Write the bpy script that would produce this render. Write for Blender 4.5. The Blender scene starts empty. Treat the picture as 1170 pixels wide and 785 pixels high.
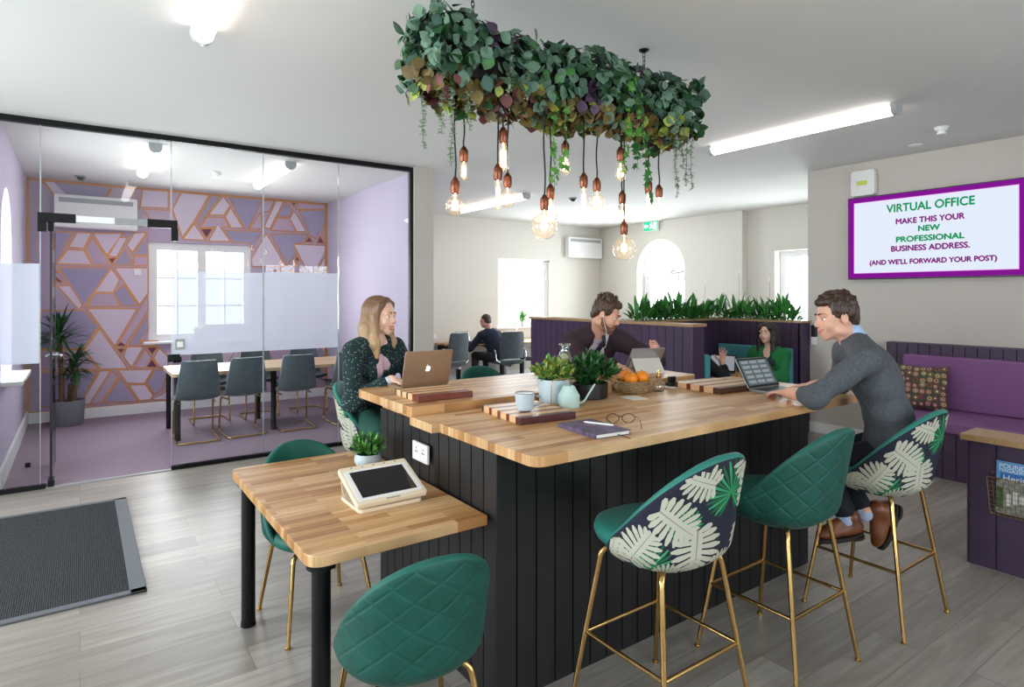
import bpy, math, random
import numpy as np
from mathutils import Vector, Matrix, Euler
PI = math.pi
C = bpy.context.scene.collection
# ------------------------------------------------------------------ camera
cam_d = bpy.data.cameras.new('camera'); cam = bpy.data.objects.new('camera', cam_d); C.objects.link(cam)
cam_d.sensor_width = 36.0; cam_d.lens = 699.0/1170*36
cam_d.shift_y = -55.5/1170
cam.location = (0, 0, 1.62)
YAW = math.radians(54.7756)
cam.rotation_euler = (PI/2, 0, -(PI/2-YAW))
bpy.context.scene.camera = cam
# ------------------------------------------------------------------ world, light, exposure
sc = bpy.context.scene
sc.view_settings.view_transform = 'Standard'; sc.view_settings.look = 'None'
sc.view_settings.gamma = 1; sc.view_settings.exposure = 0.38; sc.view_settings.use_curve_mapping = False
w = bpy.data.worlds.new('sky'); sc.world = w; w.use_nodes = True
bg = w.node_tree.nodes['Background']; bg.inputs[0].default_value = (0.86, 0.93, 1.0, 1); bg.inputs[1].default_value = 2.2
try:
    cy = sc.cycles
    cy.use_denoising = True; cy.sample_clamp_indirect = 4; cy.caustics_reflective = False; cy.caustics_refractive = False
    cy.max_bounces = 8; cy.diffuse_bounces = 4; cy.glossy_bounces = 3; cy.transmission_bounces = 4; cy.transparent_max_bounces = 24
except Exception: pass
LAMP = 9.0        # strength of the ceiling battens
def window_light(name, loc, rot, sx, sy, power, col=(0.87, 0.94, 1.0)):
    d = bpy.data.lights.new(name, 'AREA'); d.shape = 'RECTANGLE'; d.size = sx; d.size_y = sy; d.energy = power; d.color = col
    o = bpy.data.objects.new(name, d); C.objects.link(o); o.location = loc; o.rotation_euler = rot
    return o
# daylight through the windows (each stands just outside its opening)
window_light('daylight_meeting', (1.43, 10.12, 1.66), (-PI/2, 0, 0), 1.3, 1.3, 110, (.96, .97, 1.0))
window_light('daylight_meeting_arch', (-0.95, 7.2, 1.7), (PI/2, 0, -PI/2), 0.9, 1.5, 35)
window_light('daylight_back', (7.4, 10.30, 1.66), (-PI/2, 0, 0), 1.4, 1.3, 110)
window_light('daylight_arch', (9.78, 8.2, 1.5), (PI/2, 0, PI/2), 1.1, 2.2, 130)
window_light('daylight_side', (9.9, 5.3, 1.6), (PI/2, 0, PI/2), 1.1, 1.5, 100)
window_light('daylight_left_a', (-3.25, 4.3, 1.55), (PI/2, 0, -PI/2), 1.7, 1.8, 230)
window_light('daylight_left_b', (-3.25, 0.8, 1.55), (PI/2, 0, -PI/2), 1.7, 1.8, 120)
window_light('daylight_front_a', (0.8, -2.75, 1.55), (PI/2, 0, 0), 1.7, 1.8, 95)
window_light('daylight_front_b', (4.4, -2.75, 1.55), (PI/2, 0, 0), 1.7, 1.8, 60)

# ------------------------------------------------------------------ materials
def lin(c):
    if isinstance(c, str): c = [int(c[i:i+2], 16) for i in (0, 2, 4)]
    return tuple(((v/255)/12.92 if v/255 <= .04045 else ((v/255+.055)/1.055)**2.4) for v in c)+(1,)
def mat(name, col, rough=.5, metal=0, noise=0, nscale=20, bump=0, bscale=200, emit=0, ecol=None, sheen=0, spec=None, alpha=None, trans=0, coat=0, stretch=None):
    m = bpy.data.materials.new(name); m.use_nodes = True; nt = m.node_tree; b = nt.nodes['Principled BSDF']
    c = lin(col); b.inputs['Base Color'].default_value = c; b.inputs['Roughness'].default_value = rough; b.inputs['Metallic'].default_value = metal
    if spec is not None: b.inputs['Specular IOR Level'].default_value = spec
    if sheen: b.inputs['Sheen Weight'].default_value = sheen; b.inputs['Sheen Roughness'].default_value = .4
    if coat: b.inputs['Coat Weight'].default_value = coat
    if trans: b.inputs['Transmission Weight'].default_value = trans
    if emit: b.inputs['Emission Color'].default_value = lin(ecol or col); b.inputs['Emission Strength'].default_value = emit
    tc = None
    if noise or bump:
        tc = nt.nodes.new('ShaderNodeTexCoord'); src = tc.outputs['Object']
        if stretch:
            mp = nt.nodes.new('ShaderNodeMapping'); nt.links.new(src, mp.inputs[0]); mp.inputs['Scale'].default_value = stretch; src = mp.outputs[0]
    if noise:
        n = nt.nodes.new('ShaderNodeTexNoise'); n.inputs['Scale'].default_value = nscale; n.inputs['Detail'].default_value = 4
        nt.links.new(src, n.inputs['Vector'])
        r = nt.nodes.new('ShaderNodeValToRGB'); r.color_ramp.elements[0].position = .3; r.color_ramp.elements[1].position = .7
        r.color_ramp.elements[0].color = tuple(v*(1-noise) for v in c[:3])+(1,); r.color_ramp.elements[1].color = tuple(min(1, v*(1+noise)) for v in c[:3])+(1,)
        nt.links.new(n.outputs['Fac'], r.inputs[0]); nt.links.new(r.outputs[0], b.inputs['Base Color'])
    if bump:
        n = nt.nodes.new('ShaderNodeTexNoise'); n.inputs['Scale'].default_value = bscale; n.inputs['Detail'].default_value = 3
        nt.links.new(src, n.inputs['Vector'])
        bp = nt.nodes.new('ShaderNodeBump'); bp.inputs['Strength'].default_value = bump; bp.inputs['Distance'].default_value = .002
        nt.links.new(n.outputs['Fac'], bp.inputs['Height']); nt.links.new(bp.outputs[0], b.inputs['Normal'])
    return m
def stave_mat(name, c1, c2, w_, h_, rough=.35, mortar=0.0, mcol='6b5a48', grain=.35, gscale=(3, 60, 3), mix=.5, offset=.5, c3=None):
    m = bpy.data.materials.new(name); m.use_nodes = True; nt = m.node_tree; b = nt.nodes['Principled BSDF']; N = nt.nodes.new; L = nt.links.new
    tc = N('ShaderNodeTexCoord'); br = N('ShaderNodeTexBrick'); L(tc.outputs['Object'], br.inputs['Vector'])
    br.inputs['Color1'].default_value = (0, 0, 0, 1); br.inputs['Color2'].default_value = (1, 1, 1, 1); br.inputs['Mortar'].default_value = (.5, .5, .5, 1)
    br.inputs['Scale'].default_value = 1; br.inputs['Brick Width'].default_value = w_; br.inputs['Row Height'].default_value = h_
    br.inputs['Mortar Size'].default_value = 0; br.offset = offset; br.offset_frequency = 2; br.squash = 1
    br2 = N('ShaderNodeTexBrick'); L(tc.outputs['Object'], br2.inputs['Vector']); br2.inputs['Scale'].default_value = 1
    br2.inputs['Brick Width'].default_value = w_; br2.inputs['Row Height'].default_value = h_; br2.inputs['Mortar Size'].default_value = mortar; br2.offset = offset; br2.offset_frequency = 2
    br2.inputs['Color1'].default_value = (0, 0, 0, 1); br2.inputs['Color2'].default_value = (0, 0, 0, 1); br2.inputs['Mortar'].default_value = (1, 1, 1, 1); br2.inputs['Mortar Smooth'].default_value = .3
    rp = N('ShaderNodeValToRGB'); L(br.outputs['Color'], rp.inputs[0]); rp.color_ramp.elements[0].color = lin(c1); rp.color_ramp.elements[1].color = lin(c2)
    if c3:
        e = rp.color_ramp.elements.new(.5); e.color = lin(c3)
    mp = N('ShaderNodeMapping'); L(tc.outputs['Object'], mp.inputs[0]); mp.inputs['Scale'].default_value = gscale
    ns = N('ShaderNodeTexNoise'); L(mp.outputs[0], ns.inputs['Vector']); ns.inputs['Scale'].default_value = 1; ns.inputs['Detail'].default_value = 5; ns.inputs['Distortion'].default_value = .6
    ad = N('ShaderNodeVectorMath'); ad.operation = 'ADD'; L(mp.outputs[0], ad.inputs[0]); L(br.outputs['Color'], ad.inputs[1])
    sc_ = N('ShaderNodeVectorMath'); sc_.operation = 'MULTIPLY_ADD'; L(br.outputs['Color'], sc_.inputs[0]); sc_.inputs[1].default_value = (17, 23, 9); L(mp.outputs[0], sc_.inputs[2]); L(sc_.outputs[0], ns.inputs['Vector'])
    r2 = N('ShaderNodeValToRGB'); L(ns.outputs['Fac'], r2.inputs[0]); r2.color_ramp.elements[0].position = .3; r2.color_ramp.elements[1].position = .72
    g = 1-grain; r2.color_ramp.elements[0].color = (g, g*.97, g*.94, 1); r2.color_ramp.elements[1].color = (1.12, 1.12, 1.12, 1)
    mx = N('ShaderNodeMix'); mx.data_type = 'RGBA'; mx.blend_type = 'MULTIPLY'; mx.inputs[0].default_value = 1; L(rp.outputs[0], mx.inputs[6]); L(r2.outputs[0], mx.inputs[7])
    m2 = N('ShaderNodeMix'); m2.data_type = 'RGBA'; L(br2.outputs['Color'], m2.inputs[0]); L(mx.outputs[2], m2.inputs[6]); m2.inputs[7].default_value = lin(mcol)
    L(m2.outputs[2], b.inputs['Base Color']); b.inputs['Roughness'].default_value = rough
    bp = N('ShaderNodeBump'); bp.inputs['Strength'].default_value = .25; bp.inputs['Distance'].default_value = .001; L(ns.outputs['Fac'], bp.inputs['Height']); L(bp.outputs[0], b.inputs['Normal'])
    return m
def glass_mat(name, tint=(1, 1, 1), gloss=.08, rough=0.0, glow=0):
    m = bpy.data.materials.new(name); m.use_nodes = True; nt = m.node_tree; nt.nodes.clear(); N = nt.nodes.new; L = nt.links.new
    t = N('ShaderNodeBsdfTransparent'); t.inputs[0].default_value = tuple(tint)+(1,)
    g = N('ShaderNodeBsdfGlossy'); g.inputs['Roughness'].default_value = rough
    f = N('ShaderNodeLayerWeight'); f.inputs[0].default_value = .5
    pw = N('ShaderNodeMath'); pw.operation = 'POWER'; L(f.outputs['Facing'], pw.inputs[0]); pw.inputs[1].default_value = 3
    mm = N('ShaderNodeMath'); mm.operation = 'MULTIPLY_ADD'; L(pw.outputs[0], mm.inputs[0]); mm.inputs[1].default_value = .7; mm.inputs[2].default_value = gloss*.6
    mm.use_clamp = True
    x = N('ShaderNodeMixShader'); L(mm.outputs[0], x.inputs[0]); L(t.outputs[0], x.inputs[1]); L(g.outputs[0], x.inputs[2])
    o = N('ShaderNodeOutputMaterial')
    if glow:
        e = N('ShaderNodeEmission'); e.inputs[0].default_value = (1, .72, .42, 1); e.inputs[1].default_value = glow
        a = N('ShaderNodeAddShader'); L(x.outputs[0], a.inputs[0]); L(e.outputs[0], a.inputs[1]); L(a.outputs[0], o.inputs[0])
    else: L(x.outputs[0], o.inputs[0])
    return m
def frost_mat(name):
    m = bpy.data.materials.new(name); m.use_nodes = True; nt = m.node_tree; nt.nodes.clear(); N = nt.nodes.new; L = nt.links.new
    t = N('ShaderNodeBsdfTransparent'); t.inputs[0].default_value = (.95, .96, 1, 1)
    d = N('ShaderNodeBsdfDiffuse'); d.inputs[0].default_value = (.74, .76, .84, 1)
    tl = N('ShaderNodeBsdfTranslucent'); tl.inputs[0].default_value = (.82, .84, .9, 1)
    x1 = N('ShaderNodeMixShader'); x1.inputs[0].default_value = .5; L(d.outputs[0], x1.inputs[1]); L(tl.outputs[0], x1.inputs[2])
    x = N('ShaderNodeMixShader'); x.inputs[0].default_value = .56; L(t.outputs[0], x.inputs[1]); L(x1.outputs[0], x.inputs[2])
    o = N('ShaderNodeOutputMaterial'); L(x.outputs[0], o.inputs[0]); return m
def emis(name, col, s):
    m = bpy.data.materials.new(name); m.use_nodes = True; nt = m.node_tree; nt.nodes.clear()
    e = nt.nodes.new('ShaderNodeEmission'); e.inputs[0].default_value = lin(col); e.inputs[1].default_value = s
    o = nt.nodes.new('ShaderNodeOutputMaterial'); nt.links.new(e.outputs[0], o.inputs[0]); return m
def stripe_mat(name, ca, cb, scale, axis='X', rough=.8, bump=.6, noise=.3):
    m = bpy.data.materials.new(name); m.use_nodes = True; nt = m.node_tree; b = nt.nodes['Principled BSDF']; N = nt.nodes.new; L = nt.links.new
    tc = N('ShaderNodeTexCoord'); wv = N('ShaderNodeTexWave'); wv.bands_direction = axis; wv.inputs['Scale'].default_value = scale; wv.inputs['Distortion'].default_value = .4; wv.inputs['Detail Scale'].default_value = 8
    L(tc.outputs['Object'], wv.inputs['Vector']); r = N('ShaderNodeValToRGB'); L(wv.outputs['Fac'], r.inputs[0]); r.color_ramp.elements[0].color = lin(ca); r.color_ramp.elements[1].color = lin(cb)
    n = N('ShaderNodeTexNoise'); n.inputs['Scale'].default_value = 90; L(tc.outputs['Object'], n.inputs['Vector'])
    r2 = N('ShaderNodeValToRGB'); L(n.outputs['Fac'], r2.inputs[0]); r2.color_ramp.elements[0].color = (1-noise,)*3+(1,); r2.color_ramp.elements[1].color = (1+noise,)*3+(1,); r2.color_ramp.elements[0].position = .35; r2.color_ramp.elements[1].position = .65
    mx = N('ShaderNodeMix'); mx.data_type = 'RGBA'; mx.blend_type = 'MULTIPLY'; mx.inputs[0].default_value = 1; L(r.outputs[0], mx.inputs[6]); L(r2.outputs[0], mx.inputs[7])
    L(mx.outputs[2], b.inputs['Base Color']); b.inputs['Roughness'].default_value = rough
    bp = N('ShaderNodeBump'); bp.inputs['Strength'].default_value = bump; bp.inputs['Distance'].default_value = .003; L(wv.outputs['Fac'], bp.inputs['Height']); L(bp.outputs[0], b.inputs['Normal'])
    return m
def quilt_mat(name, col):
    # velvet with thin stitched diamonds; UV = (arc length, height) in metres
    m = mat(name, col, rough=.55, sheen=.04, noise=.18, nscale=14); nt = m.node_tree; b = nt.nodes['Principled BSDF']; N = nt.nodes.new; L = nt.links.new
    uv = N('ShaderNodeUVMap'); sp = N('ShaderNodeSeparateXYZ'); L(uv.outputs[0], sp.inputs[0])
    outs = []
    for sgn in (1, -1):
        a = N('ShaderNodeMath'); a.operation = 'MULTIPLY_ADD'; L(sp.outputs[1], a.inputs[0]); a.inputs[1].default_value = 1.25*sgn; L(sp.outputs[0], a.inputs[2])
        s = N('ShaderNodeMath'); s.operation = 'MULTIPLY'; L(a.outputs[0], s.inputs[0]); s.inputs[1].default_value = 1/.125
        f = N('ShaderNodeMath'); f.operation = 'FRACT'; L(s.outputs[0], f.inputs[0])
        d = N('ShaderNodeMath'); d.operation = 'SUBTRACT'; L(f.outputs[0], d.inputs[0]); d.inputs[1].default_value = .5
        ab = N('ShaderNodeMath'); ab.operation = 'ABSOLUTE'; L(d.outputs[0], ab.inputs[0]); outs.append(ab)
    mn = N('ShaderNodeMath'); mn.operation = 'MINIMUM'; L(outs[0].outputs[0], mn.inputs[0]); L(outs[1].outputs[0], mn.inputs[1])
    mr = N('ShaderNodeMapRange'); mr.interpolation_type = 'SMOOTHSTEP'; L(mn.outputs[0], mr.inputs[0]); mr.inputs[1].default_value = 0; mr.inputs[2].default_value = .12
    bp = N('ShaderNodeBump'); bp.inputs['Strength'].default_value = .6; bp.inputs['Distance'].default_value = .0035; L(mr.outputs[0], bp.inputs['Height']); L(bp.outputs[0], b.inputs['Normal'])
    return m

M = dict(
 ceil=mat('ceiling_paint', 'dcdbd8', .85), wall=mat('beige_paint', 'd9d5cc', .8), wall2=mat('taupe_paint', 'c9c2ba', .8), lilac=mat('lilac_paint', 'bfb4cb', .7),
 white=mat('white_gloss', 'eeeeee', .35), plastic=mat('white_plastic', 'ebebe9', .3), greyp=mat('grey_plastic', '9a9b9d', .4), black=mat('black_metal', '050506', .5, spec=.3), blackp=mat('black_plastic', '111113', .35),
 gold=mat('brushed_brass', 'c9a46a', .22, 1), brass=mat('brass', 'c79a52', .3, 1), copper=mat('copper_socket', '7c4c38', .32, .85), steel=mat('steel', 'b9bbbe', .25, 1), iron=mat('chain_iron', '2a2a2c', .5, .8),
 purple=mat('purple_panel_paint', '46334e', .5, noise=.06, nscale=5), blackpan=mat('black_panel_paint', '171719', .42, noise=.15, nscale=6, bump=.1, bscale=60, stretch=(1, 1, .1)),
 teal=mat('teal_velvet', '03594d', .6, sheen=.05, noise=.18, nscale=9), teal2=mat('pale_teal_velvet', '1f7468', .6, sheen=.1, noise=.12, nscale=9), quilt=quilt_mat('quilted_teal_velvet', '034c42'),
 navy=mat('navy_fabric', '14182c', .8, noise=.1), monstera=mat('print_pale_leaf', 'b9b7a6', .8), palm=mat('print_green_leaf', '2f9a62', .8), palm2=mat('print_dark_green_leaf', '17603f', .8),
 grey=mat('grey_velvet', '4f5960', .75, sheen=.4, noise=.15, nscale=12), purpsea=mat('purple_upholstery', '85598a', .85, noise=.12, nscale=160, bump=.3, bscale=400), tealsea=mat('teal_upholstery', '4f9aa3', .85, noise=.08, nscale=160),
 glass=glass_mat('clear_glass', (.97, .985, .98), .05), frost=frost_mat('frosted_film'), bulbglass=glass_mat('bulb_glass', (1, .97, .93), .18, .02, glow=.10), bottleglass=glass_mat('bottle_glass', (.9, .93, .92), .25),
 filament=emis('glowing_filament', 'ffcb8a', 22), batten=emis('batten_diffuser', 'fff8f2', LAMP), screen_dark=mat('dark_screen', '08080c', .08), screen=emis('lit_screen', 'e8ecf4', 1.0),
 screen2=emis('dim_screen', '5a6468', .8), rowd=emis('screen_rows', '8a9498', .8), green_e=emis('exit_sign_green', '35c08e', 1.3), white_e=emis('exit_sign_white', 'ffffff', 1.6),
 oak=stave_mat('oak_worktop', 'ad7742', 'e6bf90', .42, .045, .4, c3='cf9f6a'), oaky=stave_mat('oak_table_worktop', 'a5703c', 'e3bb8a', .36, .045, .4, c3='c8965f'), capwood=mat('oak_capping', 'b08c64', .4, noise=.15, nscale=6, stretch=(1, 20, 20)),
 leather=mat('gold_silver_laptop', 'b49a83', .35, .6), silver=mat('silver_laptop', 'b5b6ba', .3, .7), key=mat('keyboard', '26262a', .5),
 skin=mat('skin', 'd8a48c', .5, noise=.06, nscale=30), lips=mat('lips', 'b8706a', .5), skin2=mat('pale_skin', 'e0b5a0', .5), eyew=mat('eye_white', 'e9e6e2', .2), iris=mat('iris', '33261d', .15),
 soil=mat('soil', '2b211a', .9, noise=.3, nscale=80), leaf=mat('leaf_green', '2f6a2c', .45, noise=.25, nscale=15), leafd=mat('dark_leaf_green', '1f4a24', .4, noise=.25, nscale=15), leafy=mat('yellow_green_leaf', '9aa544', .5, noise=.25, nscale=20), leafl=mat('bright_leaf_green', '55903c', .45, noise=.2, nscale=20),
 leafg=mat('grey_green_leaf', '5f7f69', .6, noise=.25, nscale=20), leafg2=mat('deep_grey_green_leaf', '37574a', .6, noise=.25, nscale=20), leafp=mat('purple_leaf', '4a3550', .5, noise=.2, nscale=20), leafb=mat('olive_brown_leaf', '6a5a2e', .6, noise=.35, nscale=12), leafr=mat('russet_leaf', '6b3a3a', .6, noise=.3, nscale=12), leafo=mat('pale_trailing_leaf', '8fa088', .6),
 bark=mat('bark', '6b5238', .8, noise=.3, nscale=30), concrete=mat('grey_planter', '7c7f85', .7, noise=.08, nscale=20), paleblue=mat('pale_blue_glaze', 'b9c9d2', .35, noise=.05), mint=mat('mint_enamel', 'bfdcd8', .3),
 paper=mat('paper', 'e9e7e2', .7), orange=mat('orange_peel', 'ee8b12', .45, bump=.3, bscale=300), wicker=stripe_mat('wicker', '8a6a48', 'c0a078', 45, 'Z', .8, .8), maple=mat('maple', 'dcb185', .4, noise=.1), mahog=mat('mahogany', '6e2e22', .35, noise=.2, nscale=30), purpleheart=mat('dark_red_wood', '4d1f25', .35, noise=.2), walnut=mat('walnut', '4e3222', .4, noise=.2, nscale=30),
)
def bmats(*k): return [M[q] if isinstance(q, str) else q for q in k]

# ------------------------------------------------------------------ mesh builder
class MB:
    def __init__(s): s.v = []; s.f = []; s.m = []; s.uv = None
    def add(s, vs, fs, m=0):
        o = len(s.v); s.v += [tuple(map(float, p)) for p in vs]; s.f += [tuple(i+o for i in f) for f in fs]; s.m += [m]*len(fs)
        return s
    def box(s, x0, y0, z0, x1, y1, z1, m=0, M4=None):
        x0, x1 = sorted((x0, x1)); y0, y1 = sorted((y0, y1)); z0, z1 = sorted((z0, z1))
        v = [(x0, y0, z0), (x1, y0, z0), (x1, y1, z0), (x0, y1, z0), (x0, y0, z1), (x1, y0, z1), (x1, y1, z1), (x0, y1, z1)]
        if M4 is not None: v = [M4 @ Vector(p) for p in v]
        return s.add(v, [(0, 3, 2, 1), (4, 5, 6, 7), (0, 1, 5, 4), (1, 2, 6, 5), (2, 3, 7, 6), (3, 0, 4, 7)], m)
    def cyl(s, p0, p1, r0, r1=None, n=16, m=0, caps=True):
        r1 = r0 if r1 is None else r1
        p0 = Vector(p0); p1 = Vector(p1); d = (p1-p0).normalized(); a = d.orthogonal().normalized(); b = d.cross(a)
        vs = []
        for p, r in ((p0, r0), (p1, r1)):
            for i in range(n):
                t = 2*PI*i/n; vs.append(p+a*math.cos(t)*r+b*math.sin(t)*r)
        fs = [(i, (i+1) % n, n+(i+1) % n, n+i) for i in range(n)]
        if caps: fs += [tuple(range(n-1, -1, -1)), tuple(range(n, 2*n))]
        return s.add(vs, fs, m)
    def tube(s, pts, r, n=8, m=0, closed=False):
        P = [Vector(p) for p in pts]; k = len(P); rr = r if isinstance(r, (list, tuple)) else [r]*k
        vs = []; prev = None
        for i, p in enumerate(P):
            if closed: d = (P[(i+1) % k]-P[i-1])
            else: d = P[min(i+1, k-1)]-P[max(i-1, 0)]
            d = d.normalized() if d.length > 1e-9 else Vector((0, 0, 1))
            a = (prev-d*prev.dot(d)) if prev is not None else d.orthogonal()
            if a.length < 1e-6: a = d.orthogonal()
            a.normalize(); prev = a; b = d.cross(a)
            for j in range(n):
                t = 2*PI*j/n; vs.append(p+(a*math.cos(t)+b*math.sin(t))*rr[i])
        fs = []
        for i in range(k if closed else k-1):
            q = (i+1) % k
            for j in range(n): fs.append((i*n+j, i*n+(j+1) % n, q*n+(j+1) % n, q*n+j))
        if not closed: fs += [tuple(range(n-1, -1, -1)), tuple(range((k-1)*n, k*n))]
        return s.add(vs, fs, m)
    def lathe(s, prof, n=28, c=(0, 0, 0), m=0, sx=1, sy=1):
        vs = []; k = len(prof)
        for r, z in prof:
            for j in range(n):
                t = 2*PI*j/n; vs.append((c[0]+r*sx*math.cos(t), c[1]+r*sy*math.sin(t), c[2]+z))
        fs = [(i*n+j, i*n+(j+1) % n, (i+1)*n+(j+1) % n, (i+1)*n+j) for i in range(k-1) for j in range(n)]
        if prof[0][0] > 1e-5: fs.append(tuple(range(n-1, -1, -1)))
        if prof[-1][0] > 1e-5: fs.append(tuple(range((k-1)*n, k*n)))
        return s.add(vs, fs, m)
    def prism(s, poly, z0, z1, m=0, M4=None):
        n = len(poly); v = [(x, y, z0) for x, y in poly]+[(x, y, z1) for x, y in poly]
        if M4 is not None: v = [M4 @ Vector(p) for p in v]
        return s.add(v, [tuple(range(n-1, -1, -1)), tuple(range(n, 2*n))]+[(i, (i+1) % n, n+(i+1) % n, n+i) for i in range(n)], m)
    def ball(s, c, r, m=0, n=14, k=9, R=None):
        r = (r, r, r) if not isinstance(r, (tuple, list)) else r
        vs = []
        for i in range(k+1):
            a = PI*i/k
            for j in range(n):
                t = 2*PI*j/n; p = Vector((r[0]*math.sin(a)*math.cos(t), r[1]*math.sin(a)*math.sin(t), r[2]*math.cos(a)))
                if R is not None: p = R @ p
                vs.append(p+Vector(c))
        fs = [(i*n+j, (i+1)*n+j, (i+1)*n+(j+1) % n, i*n+(j+1) % n) for i in range(k) for j in range(n)]
        return s.add(vs, fs, m)
    def obj(s, name, mats, parent=None, loc=(0, 0, 0), rz=0, bevel=0, smooth=False, rot=None, seg=2):
        me = bpy.data.meshes.new(name); me.from_pydata(s.v, [], s.f)
        for q in (mats if isinstance(mats, (list, tuple)) else [mats]): me.materials.append(M[q] if isinstance(q, str) else q)
        me.polygons.foreach_set('material_index', s.m)
        if s.uv:
            l = me.uv_layers.new(name='UVMap')
            for lp in me.loops: l.data[lp.index].uv = s.uv[lp.vertex_index]
        me.validate(); me.update()
        if smooth:
            me.polygons.foreach_set('use_smooth', [True]*len(me.polygons))
            if smooth is not True: me.set_sharp_from_angle(angle=math.radians(smooth))
        o = bpy.data.objects.new(name, me); C.objects.link(o)
        if parent is not None: o.parent = parent
        o.location = loc; o.rotation_euler = rot if rot else (0, 0, rz)
        if bevel:
            md = o.modifiers.new('bevel', 'BEVEL'); md.width = bevel; md.segments = seg; md.limit_method = 'ANGLE'; md.angle_limit = math.radians(40)
        return o
def tag(o, label=None, cat=None, group=None, kind=None):
    if label: o['label'] = label
    if cat: o['category'] = cat
    if group: o['group'] = group
    if kind: o['kind'] = kind
    return o
def thing(name, label, cat, loc=(0, 0, 0), rz=0, group=None):
    o = bpy.data.objects.new(name, None); C.objects.link(o); o.empty_display_size = .1; o.location = loc; o.rotation_euler = (0, 0, rz)
    return tag(o, label, cat, group)
def struct(o): o['kind'] = 'structure'; return o
def copy_tree(o, parent=None):
    c = o.copy(); C.objects.link(c)
    if parent is not None: c.parent = parent
    for ch in list(o.children): copy_tree(ch, c)
    return c
def place(o, loc, rz, label, group=None):
    o.location = loc; o.rotation_euler = (0, 0, rz); o['label'] = label
    if group: o['group'] = group
    return o
def rrect(x0, y0, x1, y1, r, n=6):
    p = []
    for cx, cy, a in ((x1-r, y1-r, 0), (x0+r, y1-r, 90), (x0+r, y0+r, 180), (x1-r, y0+r, 270)):
        for i in range(n+1):
            t = math.radians(a+90*i/n); p.append((cx+r*math.cos(t), cy+r*math.sin(t)))
    return p
def fillet(pts, r, n=5):
    P = [Vector(p) for p in pts]; out = [P[0]]
    for i in range(1, len(P)-1):
        a = (P[i-1]-P[i]); b = (P[i+1]-P[i]); q = min(r, a.length*.45, b.length*.45); A = P[i]+a.normalized()*q; B = P[i]+b.normalized()*q
        for k in range(n+1):
            t = k/n; out.append(A*(1-t)**2+P[i]*2*t*(1-t)+B*t*t)
    return out+[P[-1]]
def text_obj(name, s, size, m, parent, loc, rot=(0, 0, 0), align='CENTER', bold=.0, ext=.0006, sx=1):
    cu = bpy.data.curves.new(name, 'FONT'); cu.body = s; cu.size = size; cu.align_x = align; cu.extrude = ext
    t = bpy.data.objects.new(name+'_c', cu); C.objects.link(t)
    dg = bpy.context.evaluated_depsgraph_get(); me = bpy.data.meshes.new_from_object(t.evaluated_get(dg)); bpy.data.objects.remove(t)
    if bold:      # thicken the strokes: the same letters laid a hair apart in one mesh
        vs = [v.co.copy() for v in me.vertices]; fs = [tuple(p.vertices) for p in me.polygons]; n = len(vs); V_ = []; F_ = []
        for k, (dx, dy) in enumerate(((0, 0), (bold, 0), (-bold, 0), (0, bold), (0, -bold))):
            V_ += [(v.x+dx, v.y+dy, v.z+k*2e-5) for v in vs]; F_ += [tuple(i+k*n for i in f) for f in fs]
        me = bpy.data.meshes.new(name); me.from_pydata(V_, [], F_)
    me.name = name; me.materials.clear(); me.materials.append(M[m] if isinstance(m, str) else m)
    o = bpy.data.objects.new(name, me); C.objects.link(o); o.parent = parent; o.location = loc; o.rotation_euler = rot; o.scale = (sx, 1, 1)
    return o
rnd = random.Random(7)
# ================================================================== SETTING
CZ = 3.09
floor_m = stave_mat('grey_vinyl_planks', '8d867f', 'aaa39b', 1.25, .2, .38, mortar=.0022, mcol='756e68', grain=.26, gscale=(2.2, 22, 1), c3='9b948c')
carpet_m = mat('purple_carpet', '8e7b8c', .95, noise=.2, nscale=120, bump=.5, bscale=300)
b = MB(); b.box(-3, -2.5, -.1, 9.75, 9.95, 0); struct(b.obj('floor', floor_m))
b = MB(); b.box(-.55, 6.45, 0.0005, 3.25, 9.75, .006); struct(b.obj('floor_carpet', carpet_m))
b = MB(); b.box(-3.2, -2.7, CZ, 9.95, 10.2, CZ+.1); struct(b.obj('ceiling', 'ceil'))
def wall_openings(name, axis, c, t, a0, a1, opens, m, z1=None, kindname=None):
    # wall in the plane axis=c, thickness t (signed), spanning a0..a1; opens = (u0,u1,z0,z1)
    z1 = z1 or CZ; b = MB(); us = sorted({a0, a1}|{u for o in opens for u in o[:2]}); zs = sorted({0, z1}|{z for o in opens for z in o[2:4]})
    for i in range(len(us)-1):
        for k in range(len(zs)-1):
            u = (us[i]+us[i+1])/2; z = (zs[k]+zs[k+1])/2
            if any(o[0] < u < o[1] and o[2] < z < o[3] for o in opens): continue
            if axis == 'Y': b.box(us[i], c, zs[k], us[i+1], c+t, zs[k+1])
            else: b.box(c, us[i], zs[k], c+t, us[i+1], zs[k+1])
    return struct(b.obj(name, m))
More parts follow.
